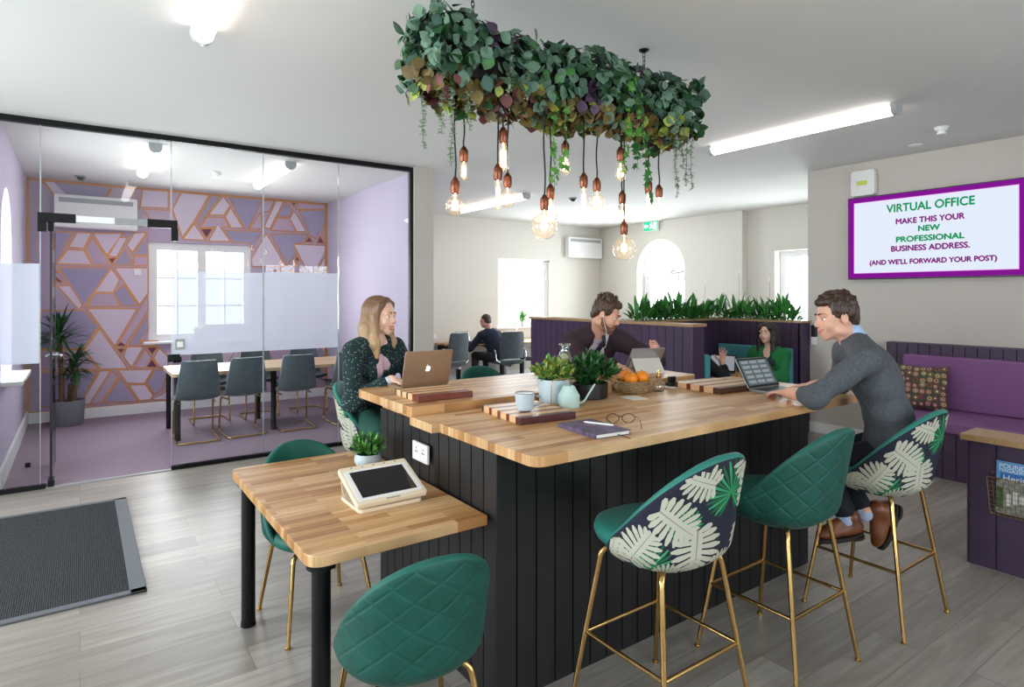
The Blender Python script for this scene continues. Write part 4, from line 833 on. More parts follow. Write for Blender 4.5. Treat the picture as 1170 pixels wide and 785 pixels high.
# batten lights
def batten(label, x, y0, y1, group='ceiling batten lights'):
    t = thing('batten_light', label, 'ceiling light', (x, (y0+y1)/2, CZ), 0, group); L = (y1-y0)/2
    b = MB(); b.box(-.045, -L, -.03, .045, L, 0); b.obj('base', 'white', t, bevel=.004)
    n = 10; prof = [(.055*math.cos(PI*i/n), -.03-.055*math.sin(PI*i/n)) for i in range(n+1)]
    b = MB(); v = [(px, y, pz) for y in (-L+.03, L-.03) for px, pz in prof]; k = n+1
    b.add(v, [(i, i+1, k+i+1, k+i) for i in range(n)]+[tuple(range(k)), tuple(range(2*k-1, k-1, -1)), (0, k, 2*k-1, k-1)]); b.obj('diffuser', 'batten', t, smooth=50)
    for s in (-1, 1):
        b = MB(); v = [(px*1.08, y, pz*1.06) for y in (s*(L-.035), s*(L+.005)) for px, pz in [(.055, 0)]+prof+[(-.055, 0)]]; k = n+3
        b.add(v, [(i, (i+1) % k, k+(i+1) % k, k+i) for i in range(k)]+[tuple(range(k-1, -1, -1)), tuple(range(k, 2*k))]); b.obj('end_cap', 'greyc', t, smooth=50)
M['greyc'] = mat('batten_end_grey', 'b4b6ba', .4)
batten('bright batten ceiling light at the upper left, above the side table', .55, 2.1, 3.76); batten('long batten ceiling light on the right, in front of the wall screen', 5.12, 2.12, 3.82)
batten('batten light in the meeting room nearest the glass doorway', .60, 6.85, 8.45); batten('batten light in the meeting room nearest the lilac wall', 1.90, 6.92, 8.50)
batten('batten light over the back office desks, left one', 5.28, 7.1, 8.95); batten('batten light over the back office, right one near the exit sign', 7.30, 7.2, 8.85)

# ================================================================== LEAVES
def leaf_quad(b, p, d, up, L, W_, m, fold=.15, droop=0.0, n=2):
    """pointed oval leaf: base p, direction d, normal up"""
    d = Vector(d).normalized(); s = d.cross(up)
    if s.length < 1e-4: s = d.orthogonal()
    s.normalize(); u = s.cross(d)
    prof = [0, .75, 1.0, .7, 0] if n == 2 else [0, .6, .92, 1.0, .85, .5, 0]
    k = len(prof); mid = []; lf = []; rt = []; o = len(b.v)
    for i, w_ in enumerate(prof):
        f = i/(k-1); c = Vector(p)+d*(L*f)-Vector((0, 0, 1))*(droop*L*f*f); mid.append(c); lf.append(c+s*W_/2*w_+u*fold*W_*w_*.5); rt.append(c-s*W_/2*w_+u*fold*W_*w_*.5)
    vs = mid+lf[1:-1]+rt[1:-1]; q = k-2; fs = []
    Lf = lambda i: 0 if i == 0 else (k-1 if i == k-1 else k+i-1)
    Rt = lambda i: 0 if i == 0 else (k-1 if i == k-1 else k+q+i-1)
    for i in range(k-1):
        a = [i, i+1, Lf(i+1), Lf(i)]; c = [i+1, i, Rt(i), Rt(i+1)]
        fs.append(tuple(dict.fromkeys(a))); fs.append(tuple(dict.fromkeys(c)))
    b.add(vs, fs, m)
def rvec(r):
    while True:
        v = Vector((r.uniform(-1, 1), r.uniform(-1, 1), r.uniform(-1, 1)))
        if .05 < v.length < 1: return v.normalized()
def ivy(b, p, nrm, sz, m, r):
    nrm = Vector(nrm).normalized(); a = nrm.cross(rvec(r)).normalized(); c = nrm.cross(a); o = []
    for ang, rad in ((0, 1), (28, .5), (55, .85), (90, .45), (125, .65), (180, .25), (235, .65), (270, .45), (305, .85), (332, .5)):
        t = math.radians(ang); o.append(Vector(p)+(a*math.cos(t)+c*math.sin(t))*rad*sz-nrm*rad*sz*.15)
    b.add([Vector(p)]+o, [(0, i+1, (i+1) % 10+1) for i in range(10)], m)
# ================================================================== HANGING PLANTER
hp = thing('hanging_planter', 'long hanging planter of mixed green and purple foliage above the island', 'planter', (2.165, 2.54, 2.72))
b = MB(); b.box(-.82, -.12, -.09, .82, .12, .09); b.obj('trough', mat('trough_dark', '1d1a16', .9), hp)
r = random.Random(11); b = MB()
mats_f = ['leafg', 'leafg2', 'leafd', 'leaf', 'leafp', 'leafb', 'leafr', 'leafl', 'leafy']
def fol_pt(u, a):
    rx = .87; end = min(1, (1-abs(u))*7+.35)**.5 if abs(u) > .85 else 1
    Ry = .180*end*(1+.12*math.sin(u*9)); Rz = .172*end*(1+.10*math.sin(u*7+1)); cz = .02+.02*math.sin(u*4)
    ex = .8; ca, sa = math.cos(a), math.sin(a)
    return Vector((u*rx, Ry*math.copysign(abs(ca)**ex, ca), cz+Rz*math.copysign(abs(sa)**ex, sa))), Vector((0, ca, sa))
for k in range(3000):
    if k < 380:   # the two ends
        sgn = 1 if k % 2 else -1; p = Vector((sgn*(.84+r.uniform(0, .05)), r.uniform(-.19, .19), r.uniform(-.15, .2))); n_ = Vector((sgn, p.y*2, p.z*2)).normalized(); u = sgn; a = math.atan2(p.z, p.y)
    else:
        u = r.uniform(-1, 1); a = r.uniform(0, 2*PI); p, n_ = fol_pt(u, a); p = p*(1)+n_*r.uniform(-.05, .03)
    patch = math.sin(u*11+2)+math.sin(a*2+u*5); low = math.sin(a) < -.55
    if low: m = r.choice([5, 5, 6, 5, 2, 8, 0])
    elif patch > 1.25: m = r.choice([4, 4, 0, 2])
    elif .25 < u < .6: m = r.choice([2, 3, 3, 2, 1])
    elif u > .75: m = r.choice([0, 0, 1, 2])
    else: m = r.choice([0, 1, 1, 2, 0, 3, 0, 0] if r.random() < .3 else [0, 0, 2, 1])
    n_ = (n_+rvec(r)*.55).normalized()
    if m in (2, 3) and .2 < u < .65 or r.random() < .08: ivy(b, p, n_, r.uniform(.03, .05), m, r)
    else:
        d = (n_.cross(rvec(r)).normalized()+Vector((0, 0, -.5))+n_*.4).normalized(); s = r.uniform(.045, .085); leaf_quad(b, p, d, n_, s, s*r.uniform(.7, .95), m, .2)
b.obj('foliage', bmats(*mats_f), hp, smooth=True)
for (x, y, z, L, m, kind) in ((-1.02, -.12, -.08, .30, 9, 0), (-.97, -.14, -.1, .42, 9, 0), (-1.04, .02, -.08, .34, 9, 0), (-.86, -.15, -.12, .22, 9, 0), (-.80, -.1, -.12, .18, 9, 0), (-.62, -.23, .12, .30, 9, 0), (-.52, -.23, .1, .26, 9, 0), (-.22, -.12, -.15, .42, 7, 1), (-.17, -.16, -.15, .3, 7, 1), (.33, -.24, .06, .30, 7, 1), (.40, -.23, .0, .33, 7, 1), (.42, -.12, -.16, .26, 7, 1), (.62, -.10, -.17, .40, 3, 1), (.70, .02, -.15, .2, 3, 1), (.78, -.22, .1, .42, 9, 0), (.90, -.2, .1, .46, 9, 0), (1.03, -.12, .0, .44, 9, 0), (1.06, 0, 0, .5, 9, 0), (1.0, -.17, -.05, .42, 9, 0)):
    b = MB(); P = [Vector((x*.82, y*.92, z))]
    for k in range(10): P.append(P[-1]+Vector((r.uniform(-.008, .008), r.uniform(-.008, .008), -L/10)))
    b.tube(P, .0015, 5, 0)
    nlv = int(L*230) if kind == 0 else int(L*70)
    for k in range(nlv):
        q = r.random()*10; i = min(9, int(q)); p = P[i].lerp(P[i+1], q-i); v = rvec(r); v.z *= .4
        if kind == 0: leaf_quad(b, p, v, Vector((0, 0, 1)), r.uniform(.018, .028), .015, 1, .1)
        else: ivy(b, p+v*.02, Vector((v.x, v.y-.8, .3)), r.uniform(.018, .036), 1, r)
    b.obj('trailing_vine', [M['leaf'], M['leafo'] if kind == 0 else M[mats_f[m]]], hp)
for x in (-.605, .597):
    b = MB(); b.lathe([(.03, .37), (.03, .362), (.008, .35)], 16, (x, 0, 0))
    z = .352
    while z > .08:
        for ph in (0, 1):
            b.tube([(x+(.009*math.cos(t) if ph else 0), (0 if ph else .009*math.cos(t)), z-.014+.017*math.sin(t)) for t in [2*PI*i/10 for i in range(10)]], .0022, 6, closed=True); z -= .024
    b.obj('hanging_chain', 'iron', hp, smooth=40)
# pendants (label, x, y offset, socket top z, bulb kind)
def bulb_profile(kind):
    if kind == 'globe': R = .068; return [(.014, 0), (.016, -.02)]+[(R*math.sin(a), -.02-.058-R*math.cos(a)*-1*-1+.0) for a in []]+[(R*math.sin(math.radians(d)), -.085+R*math.cos(math.radians(d))) for d in range(18, 180, 12)]+[(0, -.153)], -.08
    if kind == 'round': R = .046; return [(.014, 0), (.016, -.015)]+[(R*math.sin(math.radians(d)), -.062+R*math.cos(math.radians(d))) for d in range(24, 180, 13)]+[(0, -.108)], -.06
    if kind == 'pear': return [(.014, 0), (.017, -.02), (.026, -.045), (.032, -.068), (.032, -.085), (.024, -.103), (.012, -.112), (.008, -.118), (0, -.12)], -.07
    if kind == 'tall': return [(.014, 0), (.018, -.03), (.026, -.065), (.030, -.095), (.026, -.122), (.012, -.138), (0, -.142)], -.08
    if kind == 'tube': return [(.013, 0), (.015, -.015), (.0155, -.03), (.0155, -.13), (.011, -.143), (0, -.148)], -.078
    if kind == 'short': return [(.013, 0), (.017, -.012), (.0185, -.028), (.0185, -.075), (.012, -.09), (0, -.094)], -.05
    return [(.014, 0), (.018, -.02), (.022, -.05), (.02, -.08), (.01, -.105), (0, -.108)], -.055
PEND = [(1, 1.461, 0, 2.171, 'round', 'low round bulb at the far left end of the planter'), (2, 1.563, .09, 2.349, 'short', 'short bulb just above and right of the leftmost round bulb'), (3, 1.678, -.09, 2.423, 'tall', 'highest of the three bulbs crowded together left of centre'), (4, 1.647, -.09, 2.241, 'tube', 'slim tube bulb in the trio left of centre'), (5, 1.829, .09, 2.248, 'round', 'round bulb on the right of the trio left of centre'), (6, 1.932, -.09, 2.119, 'globe', 'big clear globe bulb at the middle of the planter'), (7, 2.044, 0, 2.197, 'tall', 'tall bulb touching the middle globe bulb on its right'), (8, 2.223, .09, 2.474, 'pear', 'pear bulb hanging alone and high right of the middle globe'), (9, 2.199, -.09, 2.261, 'tube', 'slim tube bulb beside a round bulb right of centre'), (10, 2.379, 0, 2.271, 'round', 'round bulb beside a slim tube bulb right of centre'), (11, 2.474, -.09, 2.439, 'pear', 'top bulb of the vertical stack of three on the right'), (12, 2.671, .09, 2.237, 'pear', 'middle bulb of the vertical stack of three on the right'), (13, 2.594, 0, 2.039, 'globe', 'lowest hanging large globe bulb, under the stack of three'), (14, 2.702, -.09, 2.282, 'short', 'short bulb at the right end, left of the last tube bulb'), (15, 2.895, 0, 2.284, 'tube', 'slim tube bulb hanging last at the right end')]
for i, x, dy, zt, kind, lab in PEND:
    t = thing('pendant_lamp', lab+', lit', 'pendant lamp', (x, 2.54+dy, zt), 0, 'bare bulb pendants under the planter')
    b = MB(); top = 2.60-zt; ph = i*1.3; P = [(.003*math.sin(ph+k), .003*math.cos(ph*2+k), top*(1-k/8)) for k in range(9)]; P[-1] = (0, 0, 0); b.tube(P, .0042, 8); b.obj('cord', 'cordm' if 'cordm' in M else M.setdefault('cordm', mat('braided_cord', '1d1a1a', .8)), t, smooth=40)
    b = MB(); b.lathe([(.005, .012), (.010, .010), (.014, 0), (.021, -.008), (.0225, -.014), (.0225, -.05), (.0205, -.054), (.0205, -.062), (.018, -.068)], 20); b.obj('socket', 'copper', t, smooth=40)
    prof, fz = bulb_profile(kind); b = MB(); b.lathe([(r_, z-.064) for r_, z in prof], 24); bo = b.obj('bulb', 'bulbglass', t, smooth=True)
    b = MB(); R_ = .007 if kind in ('tube', 'short') else .012; H_ = .04 if kind in ('tube', 'tall') else .022
    for k in range(6):
        a = 2*PI*k/6; b.tube([(R_*math.cos(a), R_*math.sin(a), fz-.064+H_), (R_*1.2*math.cos(a+.4), R_*1.2*math.sin(a+.4), fz-.064-H_)], .0016, 5)
    b.cyl((0, 0, -.066), (0, 0, fz-.064+H_), .003, n=6); b.obj('filament', 'filament', t)

# ================================================================== POTTED PLANTS
def succulent(name, label, loc, pot, leafm, R, H, n, leafL, leafW, seed, pz, extra=None, stemm='leafd'):
    t = thing(name, label, 'potted plant', loc); pot(t); r = random.Random(seed); b = MB(); nst = n
    for k in range(nst):
        a = r.uniform(0, 2*PI); q = r.random()**.5; tip = Vector((R*q*math.cos(a), R*q*math.sin(a)*(extra or 1), pz+H*(1-.55*q*q)*r.uniform(.8, 1.05))); base = Vector((R*.35*q*math.cos(a), R*.35*q*math.sin(a)*(extra or 1), pz-.005))
        b.tube([base, base.lerp(tip, .5)+Vector((0, 0, .01)), tip], .0018, 5, 0); ax = (tip-base).normalized()
        for j in range(11):
            f = .45+.55*j/10; p = base.lerp(tip, f); v = rvec(r); v = (v-ax*v.dot(ax)); v.normalize(); d = v*(1.15-.75*(j/10))+ax*(.35+.6*j/10); leaf_quad(b, p, d, ax, leafL*r.uniform(.8, 1.15), leafW, 1+(r.random() < .35), .35)
    b.obj('foliage', bmats(stemm, *leafm), t, smooth=True); return t
def lathe_pot(prof, m, soilr, soilz, sm=40):
    def f(t):
        b = MB(); b.lathe(prof, 36); b.obj('pot', m, t, smooth=sm); b = MB(); b.lathe([(soilr, soilz-.01), (soilr, soilz), (0, soilz+.004)], 28); b.obj('soil', 'soil', t)
    return f
succulent('potted_succulent', 'small green succulent in a white bowl on the low side table', (1.19, 2.95, .75), lathe_pot([(.03, 0), (.052, .004), (.066, .03), (.068, .05), (.062, .07), (.058, .07), (.058, .05)], 'paleblue', .058, .06), ('leafl', 'leaf'), .085, .105, 44, .032, .012, 3, .06)
succulent('potted_succulent', 'yellow-tipped succulent in a pale grey round pot on the island', (2.06, 2.53, 1.05), lathe_pot([(.074, 0), (.078, .004), (.088, .125), (.083, .125), (.080, .10)], 'paleblue', .081, .11), ('leafy', 'leafl'), .11, .12, 50, .034, .014, 5, .11)
def blackpot(t):
    b = MB(); b.lathe([(.098, 0), (.106, .006), (.108, .085), (.100, .085), (.098, .065)], 36, sx=1, sy=.8); b.obj('pot', 'blackp', t, smooth=40); b = MB(); b.lathe([(.098, .06), (.098, .07), (0, .074)], 28, sy=.8); b.obj('soil', 'soil', t)
succulent('potted_succulent', 'bushy dark green jade plant in a black pot on the island', (2.31, 2.52, 1.05), blackpot, ('leaf', 'leafd'), .155, .165, 70, .048, .015, 8, .07, .85)
# palm (yucca) in grey planter
t = thing('yucca_plant', 'tall yucca palm in a grey cylinder planter in the meeting room corner', 'potted plant', (-.12, 9.40, .006))
b = MB(); b.lathe([(.15, 0), (.158, .01), (.175, .31), (.165, .31), (.162, .27)], 36); b.obj('planter', 'concrete', t, smooth=40); b = MB(); b.lathe([(.163, .26), (.163, .275), (0, .28)], 28); b.obj('soil', 'soil', t)
r = random.Random(5); TR = [((-.06, .03), (-.09, .05), 1.05), ((.05, -.03), (.08, -.04), .72), ((.02, .05), (.03, .06), .50)]
for (x, y), (x2, y2), h in TR:
    b = MB(); b.tube([(x, y, .25), ((x+x2)/2+.005, (y+y2)/2, .25+(h-.25)*.5), (x2, y2, h)], [.032, .029, .026], 12)
    for k in range(9): z = .3+(h-.3)*k/9; f = (z-.25)/(h-.25); b.lathe([(.031, 0), (.034, .008), (.030, .018)], 12, (x+(x2-x)*f, y+(y2-y)*f, z))
    b.obj('trunk', 'bark', t, smooth=50)
for (x2, y2, h, n_, L0) in ((-.09, .05, 1.05, 74, .50), (.08, -.04, .74, 44, .36), (.03, .06, .56, 26, .30)):
    b = MB()
    for k in range(n_):
        a = r.uniform(0, 2*PI); el = math.radians(r.uniform(-15, 85)); d = Vector((math.cos(a)*math.cos(el), math.sin(a)*math.cos(el), math.sin(el))); p = Vector((x2, y2, h+r.uniform(-.08, .1))); q = p+d*L0; L1 = L0*(min(1, (.41-p.x*-1)/max(1e-3, -d.x*L0)) if q.x < -.41 else 1)*(min(1, (.33-p.y)/max(1e-3, d.y*L0)) if q.y > .33 else 1)
        leaf_quad(b, p, d, Vector((0, 0, 1)), L1*r.uniform(.75, .97), .036, r.choice([0, 0, 1]), .35, r.uniform(.1, .45), 3)
    b.obj('leaf_crown', bmats('leafd', 'leaf'), t, smooth=True)
# booth trough plants
def trough_plant(seed):
    r = random.Random(seed); b = MB()
    for k in range(25):
        a = r.uniform(0, 2*PI); el = math.radians(r.uniform(25, 85)); d = Vector((math.cos(a)*math.cos(el), math.sin(a)*math.cos(el)*.8, math.sin(el))); L = r.uniform(.13, .24)
        st = Vector((r.uniform(-.03, .03), r.uniform(-.03, .03), 0)); e = st+d*L*.35; b.tube([st, e], .002, 5, 2); leaf_quad(b, e, d, Vector((0, 0, 1)), L, r.uniform(.026, .040), r.choice([0, 1, 1]), .3, r.uniform(.1, .6), 3)
    if seed == 3:
        q = Vector((r.uniform(-.04, .04), 0, .40)); b.tube([(0, 0, 0), q*.5+Vector((.01, 0, 0)), q], .0015, 5, 2); leaf_quad(b, q, (0, .3, 1), Vector((0, 1, 0)), .05, .012, 3, .2)
    return b.obj('trough_plant', bmats('leaf', 'leafm', 'leafl', 'paper'), smooth=True)
M['leafm'] = mat('mid_green_leaf', '3f8a3a', .45, noise=.2, nscale=15)
tp = [trough_plant(s) for s in (1, 2, 3, 4)]; used = set(); GT = 'leafy plants in the booth trough'
spots = [(5.45+.125*k, 5.12) for k in range(12)]+[(6.995, 5.05-.11*k) for k in range(10)]
for k, (x, y) in enumerate(spots):
    o = tp[k % 4] if k < 4 else tp[k % 4].copy()
    if k >= 4: C.objects.link(o)
    o.location = (x, y, 1.262); o.rotation_euler = (0, 0, k*1.7); s_ = 1.42+.22*math.sin(k*2.3); o.scale = (s_, s_, s_)
    tag(o, 'dark green leafy plant in the trough on top of the purple booth wall', 'plant', GT)
# window sill plants
def sill_plant(label, loc, R, H, n, potr):
    t = thing('window_plant', label, 'potted plant', loc); b = MB(); b.lathe([(potr*.8, 0), (potr, potr*1.6), (potr*.9, potr*1.6), (potr*.88, potr*1.4), (0, potr*1.4)], 24); b.obj('pot', 'paper', t, smooth=40)
    r = random.Random(int(R*1000)); b = MB()
    for k in range(n): a = r.uniform(0, 2*PI); el = math.radians(r.uniform(30, 88)); leaf_quad(b, (0, 0, potr*1.4), (math.cos(a)*math.cos(el), math.sin(a)*math.cos(el), math.sin(el)), Vector((0, 0, 1)), H*r.uniform(.6, 1.05), R*.3, 0, .3, .2, 3)
    b.obj('foliage', bmats('leafl'), t, smooth=True)
sill_plant('small green plant on the meeting room window sill behind the frosted glass', (1.35, 9.74, .976), .07, .2, 22, .04)
sill_plant('bright green leafy plant on the back office window sill', (7.30, 9.99, .986), .16, .34, 34, .06)

# ================================================================== THINGS ON THE ISLAND
def board(label, loc, rz, sx, sy, cols, th=.032):
    b = MB(); n = len(cols[0]); kinds = cols[0]; ws = cols[1]; tot = sum(ws); x = -sx/2
    ms = sorted(set(kinds), key=kinds.index)
    for k, w_ in zip(kinds, ws):
        e = x+sx*w_/tot; b.box(x, -sy/2, 0, e, sy/2, th, ms.index(k)); x = e
    tag(b.obj('cutting_board', bmats(*ms), loc=loc, rz=rz, bevel=.003), label, 'cutting board', 'striped boards on the island')
# stripes run along x in place: rotate so the dark edge faces the camera side (-y)
bd = lambda a: (a, [.12, .2, .09, .2, .09, .2, .2])
board('striped cutting board with a red-brown edge, beside the gold laptop', (1.515, 2.86, 1.09), PI/2-.03, .29, .31, (['walnut', 'maple', 'walnut', 'maple', 'walnut', 'maple', 'mahog'][::-1], [.06, .16, .06, .16, .06, .16, .22][::-1]))
board('striped cutting board with a dark maroon edge, under the mug', (1.735, 2.33, 1.05), PI/2-.10, .37, .30, (['walnut', 'maple', 'mahog', 'maple', 'mahog', 'maple', 'mahog', 'maple', 'purpleheart'][::-1], [.05, .14, .07, .14, .07, .14, .07, .14, .10][::-1]))
board('striped cutting board with a dark walnut edge, beside the open laptop on the right', (3.17, 2.33, 1.05), PI/2-.05, .34, .36, (['walnut', 'maple', 'mahog', 'maple', 'mahog', 'maple', 'walnut'][::-1], [.08, .2, .09, .2, .09, .2, .14][::-1]), .036)
t = thing('mug', 'pale blue ceramic mug with a dark rim on the striped board', 'mug', (1.69, 2.29, 1.083), -.6)
b = MB(); b.lathe([(.026, 0), (.034, .004), (.043, .03), (.0455, .075), (.046, .082), (.043, .082), (.042, .07), (.039, .035), (0, .012)], 32); b.obj('cup', 'paleblue', t, smooth=40)
b = MB(); b.lathe([(.0445, .0815), (.047, .0805), (.0472, .0835), (.0445, .085), (.0425, .0835)], 32); b.obj('rim', 'greyp', t, smooth=True)
b = MB(); b.lathe([(.041, .062), (0, .064)], 24); b.lathe([(.022, .063), (.018, .078), (0, .082)], 16); b.obj('milk_froth', 'paper', t, smooth=True)
b = MB(); b.tube(fillet([(.043, 0, .068), (.078, 0, .066), (.076, 0, .028), (.040, 0, .022)], .022), .0048, 10); b.obj('handle', 'greyp', t, smooth=True)
t = thing('watering_can', 'small mint watering can with a thin gold frame handle and white spout', 'watering can', (2.035, 2.38, 1.05), -.25)
b = MB(); b.lathe([(.052, 0), (.055, .004), (.055, .058), (.030, .105), (.026, .108), (.024, .104)], 36); b.obj('body', 'mint', t, smooth=18)
b = MB(); b.tube(fillet([(-.05, 0, .012), (-.098, 0, .012), (-.098, 0, .14), (.0, 0, .145), (.01, 0, .10)], .02), .0028, 8); b.obj('handle', 'gold', t, smooth=True)
b = MB(); b.tube(fillet([(.05, 0, .012), (.085, 0, .02), (.125, 0, .075), (.150, 0, .108)], .02), [.0055]*8+[.0045]*30 if False else .005, 10); b.obj('spout', 'mint', t, smooth=True)
t = thing('water_carafe', 'clear glass carafe of lemon water between the two potted plants', 'carafe', (2.31, 2.74, 1.09)); t.scale = (1.12, 1.12, 1.15)
b = MB(); b.lathe([(.04, 0), (.043, .004), (.043, .11), (.036, .15), (.024, .175), (.026, .20), (.031, .215), (.030, .215), (.023, .198), (.022, .175), (.033, .15), (.040, .11), (.040, .006), (0, .005)], 32); b.obj('bottle', 'bottleglass', t, smooth=True)
b = MB(); lm = [mat('lemon_flesh', 'e8dd8a', .4), mat('lime_flesh', 'a9c94a', .4)]
for k, (z, a, m) in enumerate(((.03, .5, 1), (.05, 1.2, 1), (.075, .3, 0), (.10, 1.0, 0), (.125, 2.0, 0), (.15, .2, 0))):
    R = Matrix.Rotation(.6+a*.3, 3, 'X') @ Matrix.Rotation(a, 3, 'Z'); c = Vector((0, 0, z)); rr = .030 if z < .12 else .022; vs = [c+R @ Vector((rr*math.cos(q), rr*math.sin(q), h)) for h in (-.003, .003) for q in [2*PI*i/18 for i in range(18)]]
    b.add(vs, [tuple(range(17, -1, -1)), tuple(range(18, 36))]+[(i, (i+1) % 18, 18+(i+1) % 18, 18+i) for i in range(18)], m)
b.obj('citrus_slices', lm, t)
t = thing('fruit_basket', 'round woven wicker basket of oranges on the island', 'basket', (2.66, 2.54, 1.05)); b = MB()
b.lathe([(.085, 0), (.098, .006), (.100, .03), (.094, .055), (.098, .062), (.098, .068), (.090, .068), (.086, .055), (.090, .02), (0, .012)], 40)
for z, R in ((.008, .098), (.020, .1025), (.032, .1025), (.044, .100), (.064, .099)): b.tube([(R*math.cos(a), R*math.sin(a), z+.002*math.sin(a*14)) for a in [2*PI*i/70 for i in range(70)]], .0055, 6, closed=True)
b.obj('basket', 'wicker', t, smooth=50)
for k, (x, y, z, rr, lab) in enumerate(((-.045, -.035, .083, .039, 'orange at the left front of the wicker basket'), (.035, -.045, .087, .041, 'orange at the right front of the wicker basket'), (-.01, .04, .088, .040, 'orange at the back of the wicker basket'), (-.012, -.02, .05, .034, 'red-orange fruit low between the oranges in the basket'), (.055, .03, .078, .034, 'yellowish fruit at the right back of the wicker basket'))):
    o = MB(); o.ball((0, 0, 0), (rr, rr, rr*.94), 0, 22, 14); ob = thing('orange', lab, 'fruit', (2.66+x, 2.54+y, 1.05+z), k, 'fruit in the wicker basket')
    o.obj('peel', M['orange'] if k < 3 else mat('fruit_skin', 'c8502a' if k == 3 else 'a98a3a', .45), ob, smooth=True); s_ = MB(); s_.lathe([(.004, 0), (.003, .003), (0, .004)], 8, (0, 0, rr*.93)); s_.obj('stem_end', 'leafd', ob)
t = thing('glass_dispenser', 'small clear glass bottle with a gold pump cap beside the oranges', 'bottle', (2.80, 2.46, 1.05)); b = MB()
b.lathe([(.030, 0), (.034, .004), (.036, .03), (.030, .052), (.014, .066), (.012, .078)], 28); b.obj('bottle', 'bottleglass', t, smooth=True); b = MB(); b.lathe([(.013, .076), (.014, .08), (.013, .10), (.007, .104), (.006, .118), (.013, .12), (.012, .126), (0, .127)], 20); b.obj('cap', 'gold', t, smooth=40)
b = MB(); b.box(-.05, -.065, 0, .05, .065, .002); tag(b.obj('paper_card', 'paper', loc=(2.50, 2.37, 1.0505), rz=-.2), 'white paper card lying beside the black pot', 'card')
b = MB(); b.box(-.065, -.05, 0, .065, .05, .002); tag(b.obj('paper_card', 'paper', loc=(3.00, 2.53, 1.0505), rz=.1), 'white paper card under the small black stand', 'card')
t = thing('phone_stand', 'small black phone stand on a white card on the island', 'stand', (3.02, 2.54, 1.053), -.2); b = MB(); b.box(-.035, -.03, 0, .04, .03, .022); b.obj('base', 'blackp', t, bevel=.004); b = MB(); b.box(-.032, -.008, .02, .022, .012, .06); b.obj('back_rest', 'blackp', t, bevel=.004)
b = MB(); b.box(-.075, -.04, 0, .075, .04, .008); tag(b.obj('mobile_phone', 'blackp', loc=(2.93, 2.98, 1.09), rz=.5, bevel=.003), 'black phone lying by the arm of the man in the jacket', 'phone')
# notebook, pen, spectacles
t = thing('notebook', 'purple patterned notebook on the near side of the island', 'book', (1.762, 1.90, 1.05), -.08); nbm = mat('notebook_cover', '5a4a6a', .5, noise=.7, nscale=34)
b = MB(); b.box(-.085, -.125, .002, .083, .125, .016); b.obj('pages', 'paper', t); b = MB(); b.box(-.09, -.13, 0, .09, .13, .0025); b.box(-.09, -.13, .016, .09, .13, .019); b.box(-.0915, -.13, 0, -.0885, .13, .019); b.obj('cover', nbm, t, bevel=.001)
b = MB(); b.tube([(.02, -.13, .008), (.03, -.17, .003), (.035, -.19, .001)], .0018, 6); b.obj('ribbon', 'purpleheart', t)
t = thing('pen', 'white pen lying on the purple notebook', 'pen', (1.80, 1.91, 1.0735), -1.15); b = MB(); b.tube([(-.07, 0, 0), (-.055, 0, 0), (.06, 0, 0), (.065, 0, 0)], [.0015, .0042, .0042, .003], 10); b.obj('barrel', 'paper', t, smooth=40); b = MB(); b.box(.01, -.001, .004, .06, .001, .006); b.obj('clip', 'steel', t)
t = thing('eyeglasses', 'pair of black-framed glasses lying open beside the notebook', 'glasses', (1.965, 1.945, 1.05), 2.55)
for s in (-1, 1):
    b = MB(); P = [(s*.035+.026*math.cos(a)*(1+.12*math.cos(2*a)), 0, .022+.019*math.sin(a)*(1-.08*math.sin(a)+.1)) for a in [2*PI*i/28 for i in range(28)]]; b.tube(P, .0018, 6, closed=True); b.obj('lens_rim', 'blackp', t, smooth=True)
    b = MB(); b.add([(x*.98+s*.035*.02, 0, .022+(z-.022)*.96) for x, _, z in P], [tuple(range(28))]); b.obj('lens', 'glass', t)
    b = MB(); b.tube(fillet([(s*.064, 0, .03), (s*.068, .03, .030), (s*.066, .10, .028), (s*.06, .14, .004)], .02), .0015, 6); b.obj('temple_arm', 'blackp', t, smooth=True)
b = MB(); b.tube(fillet([(-.010, 0, .026), (0, 0, .032), (.010, 0, .026)], .006), .002, 6); b.obj('bridge', 'blackp', t, smooth=True)

M['screen3'] = emis('grey_screen', '8c9096', .8)
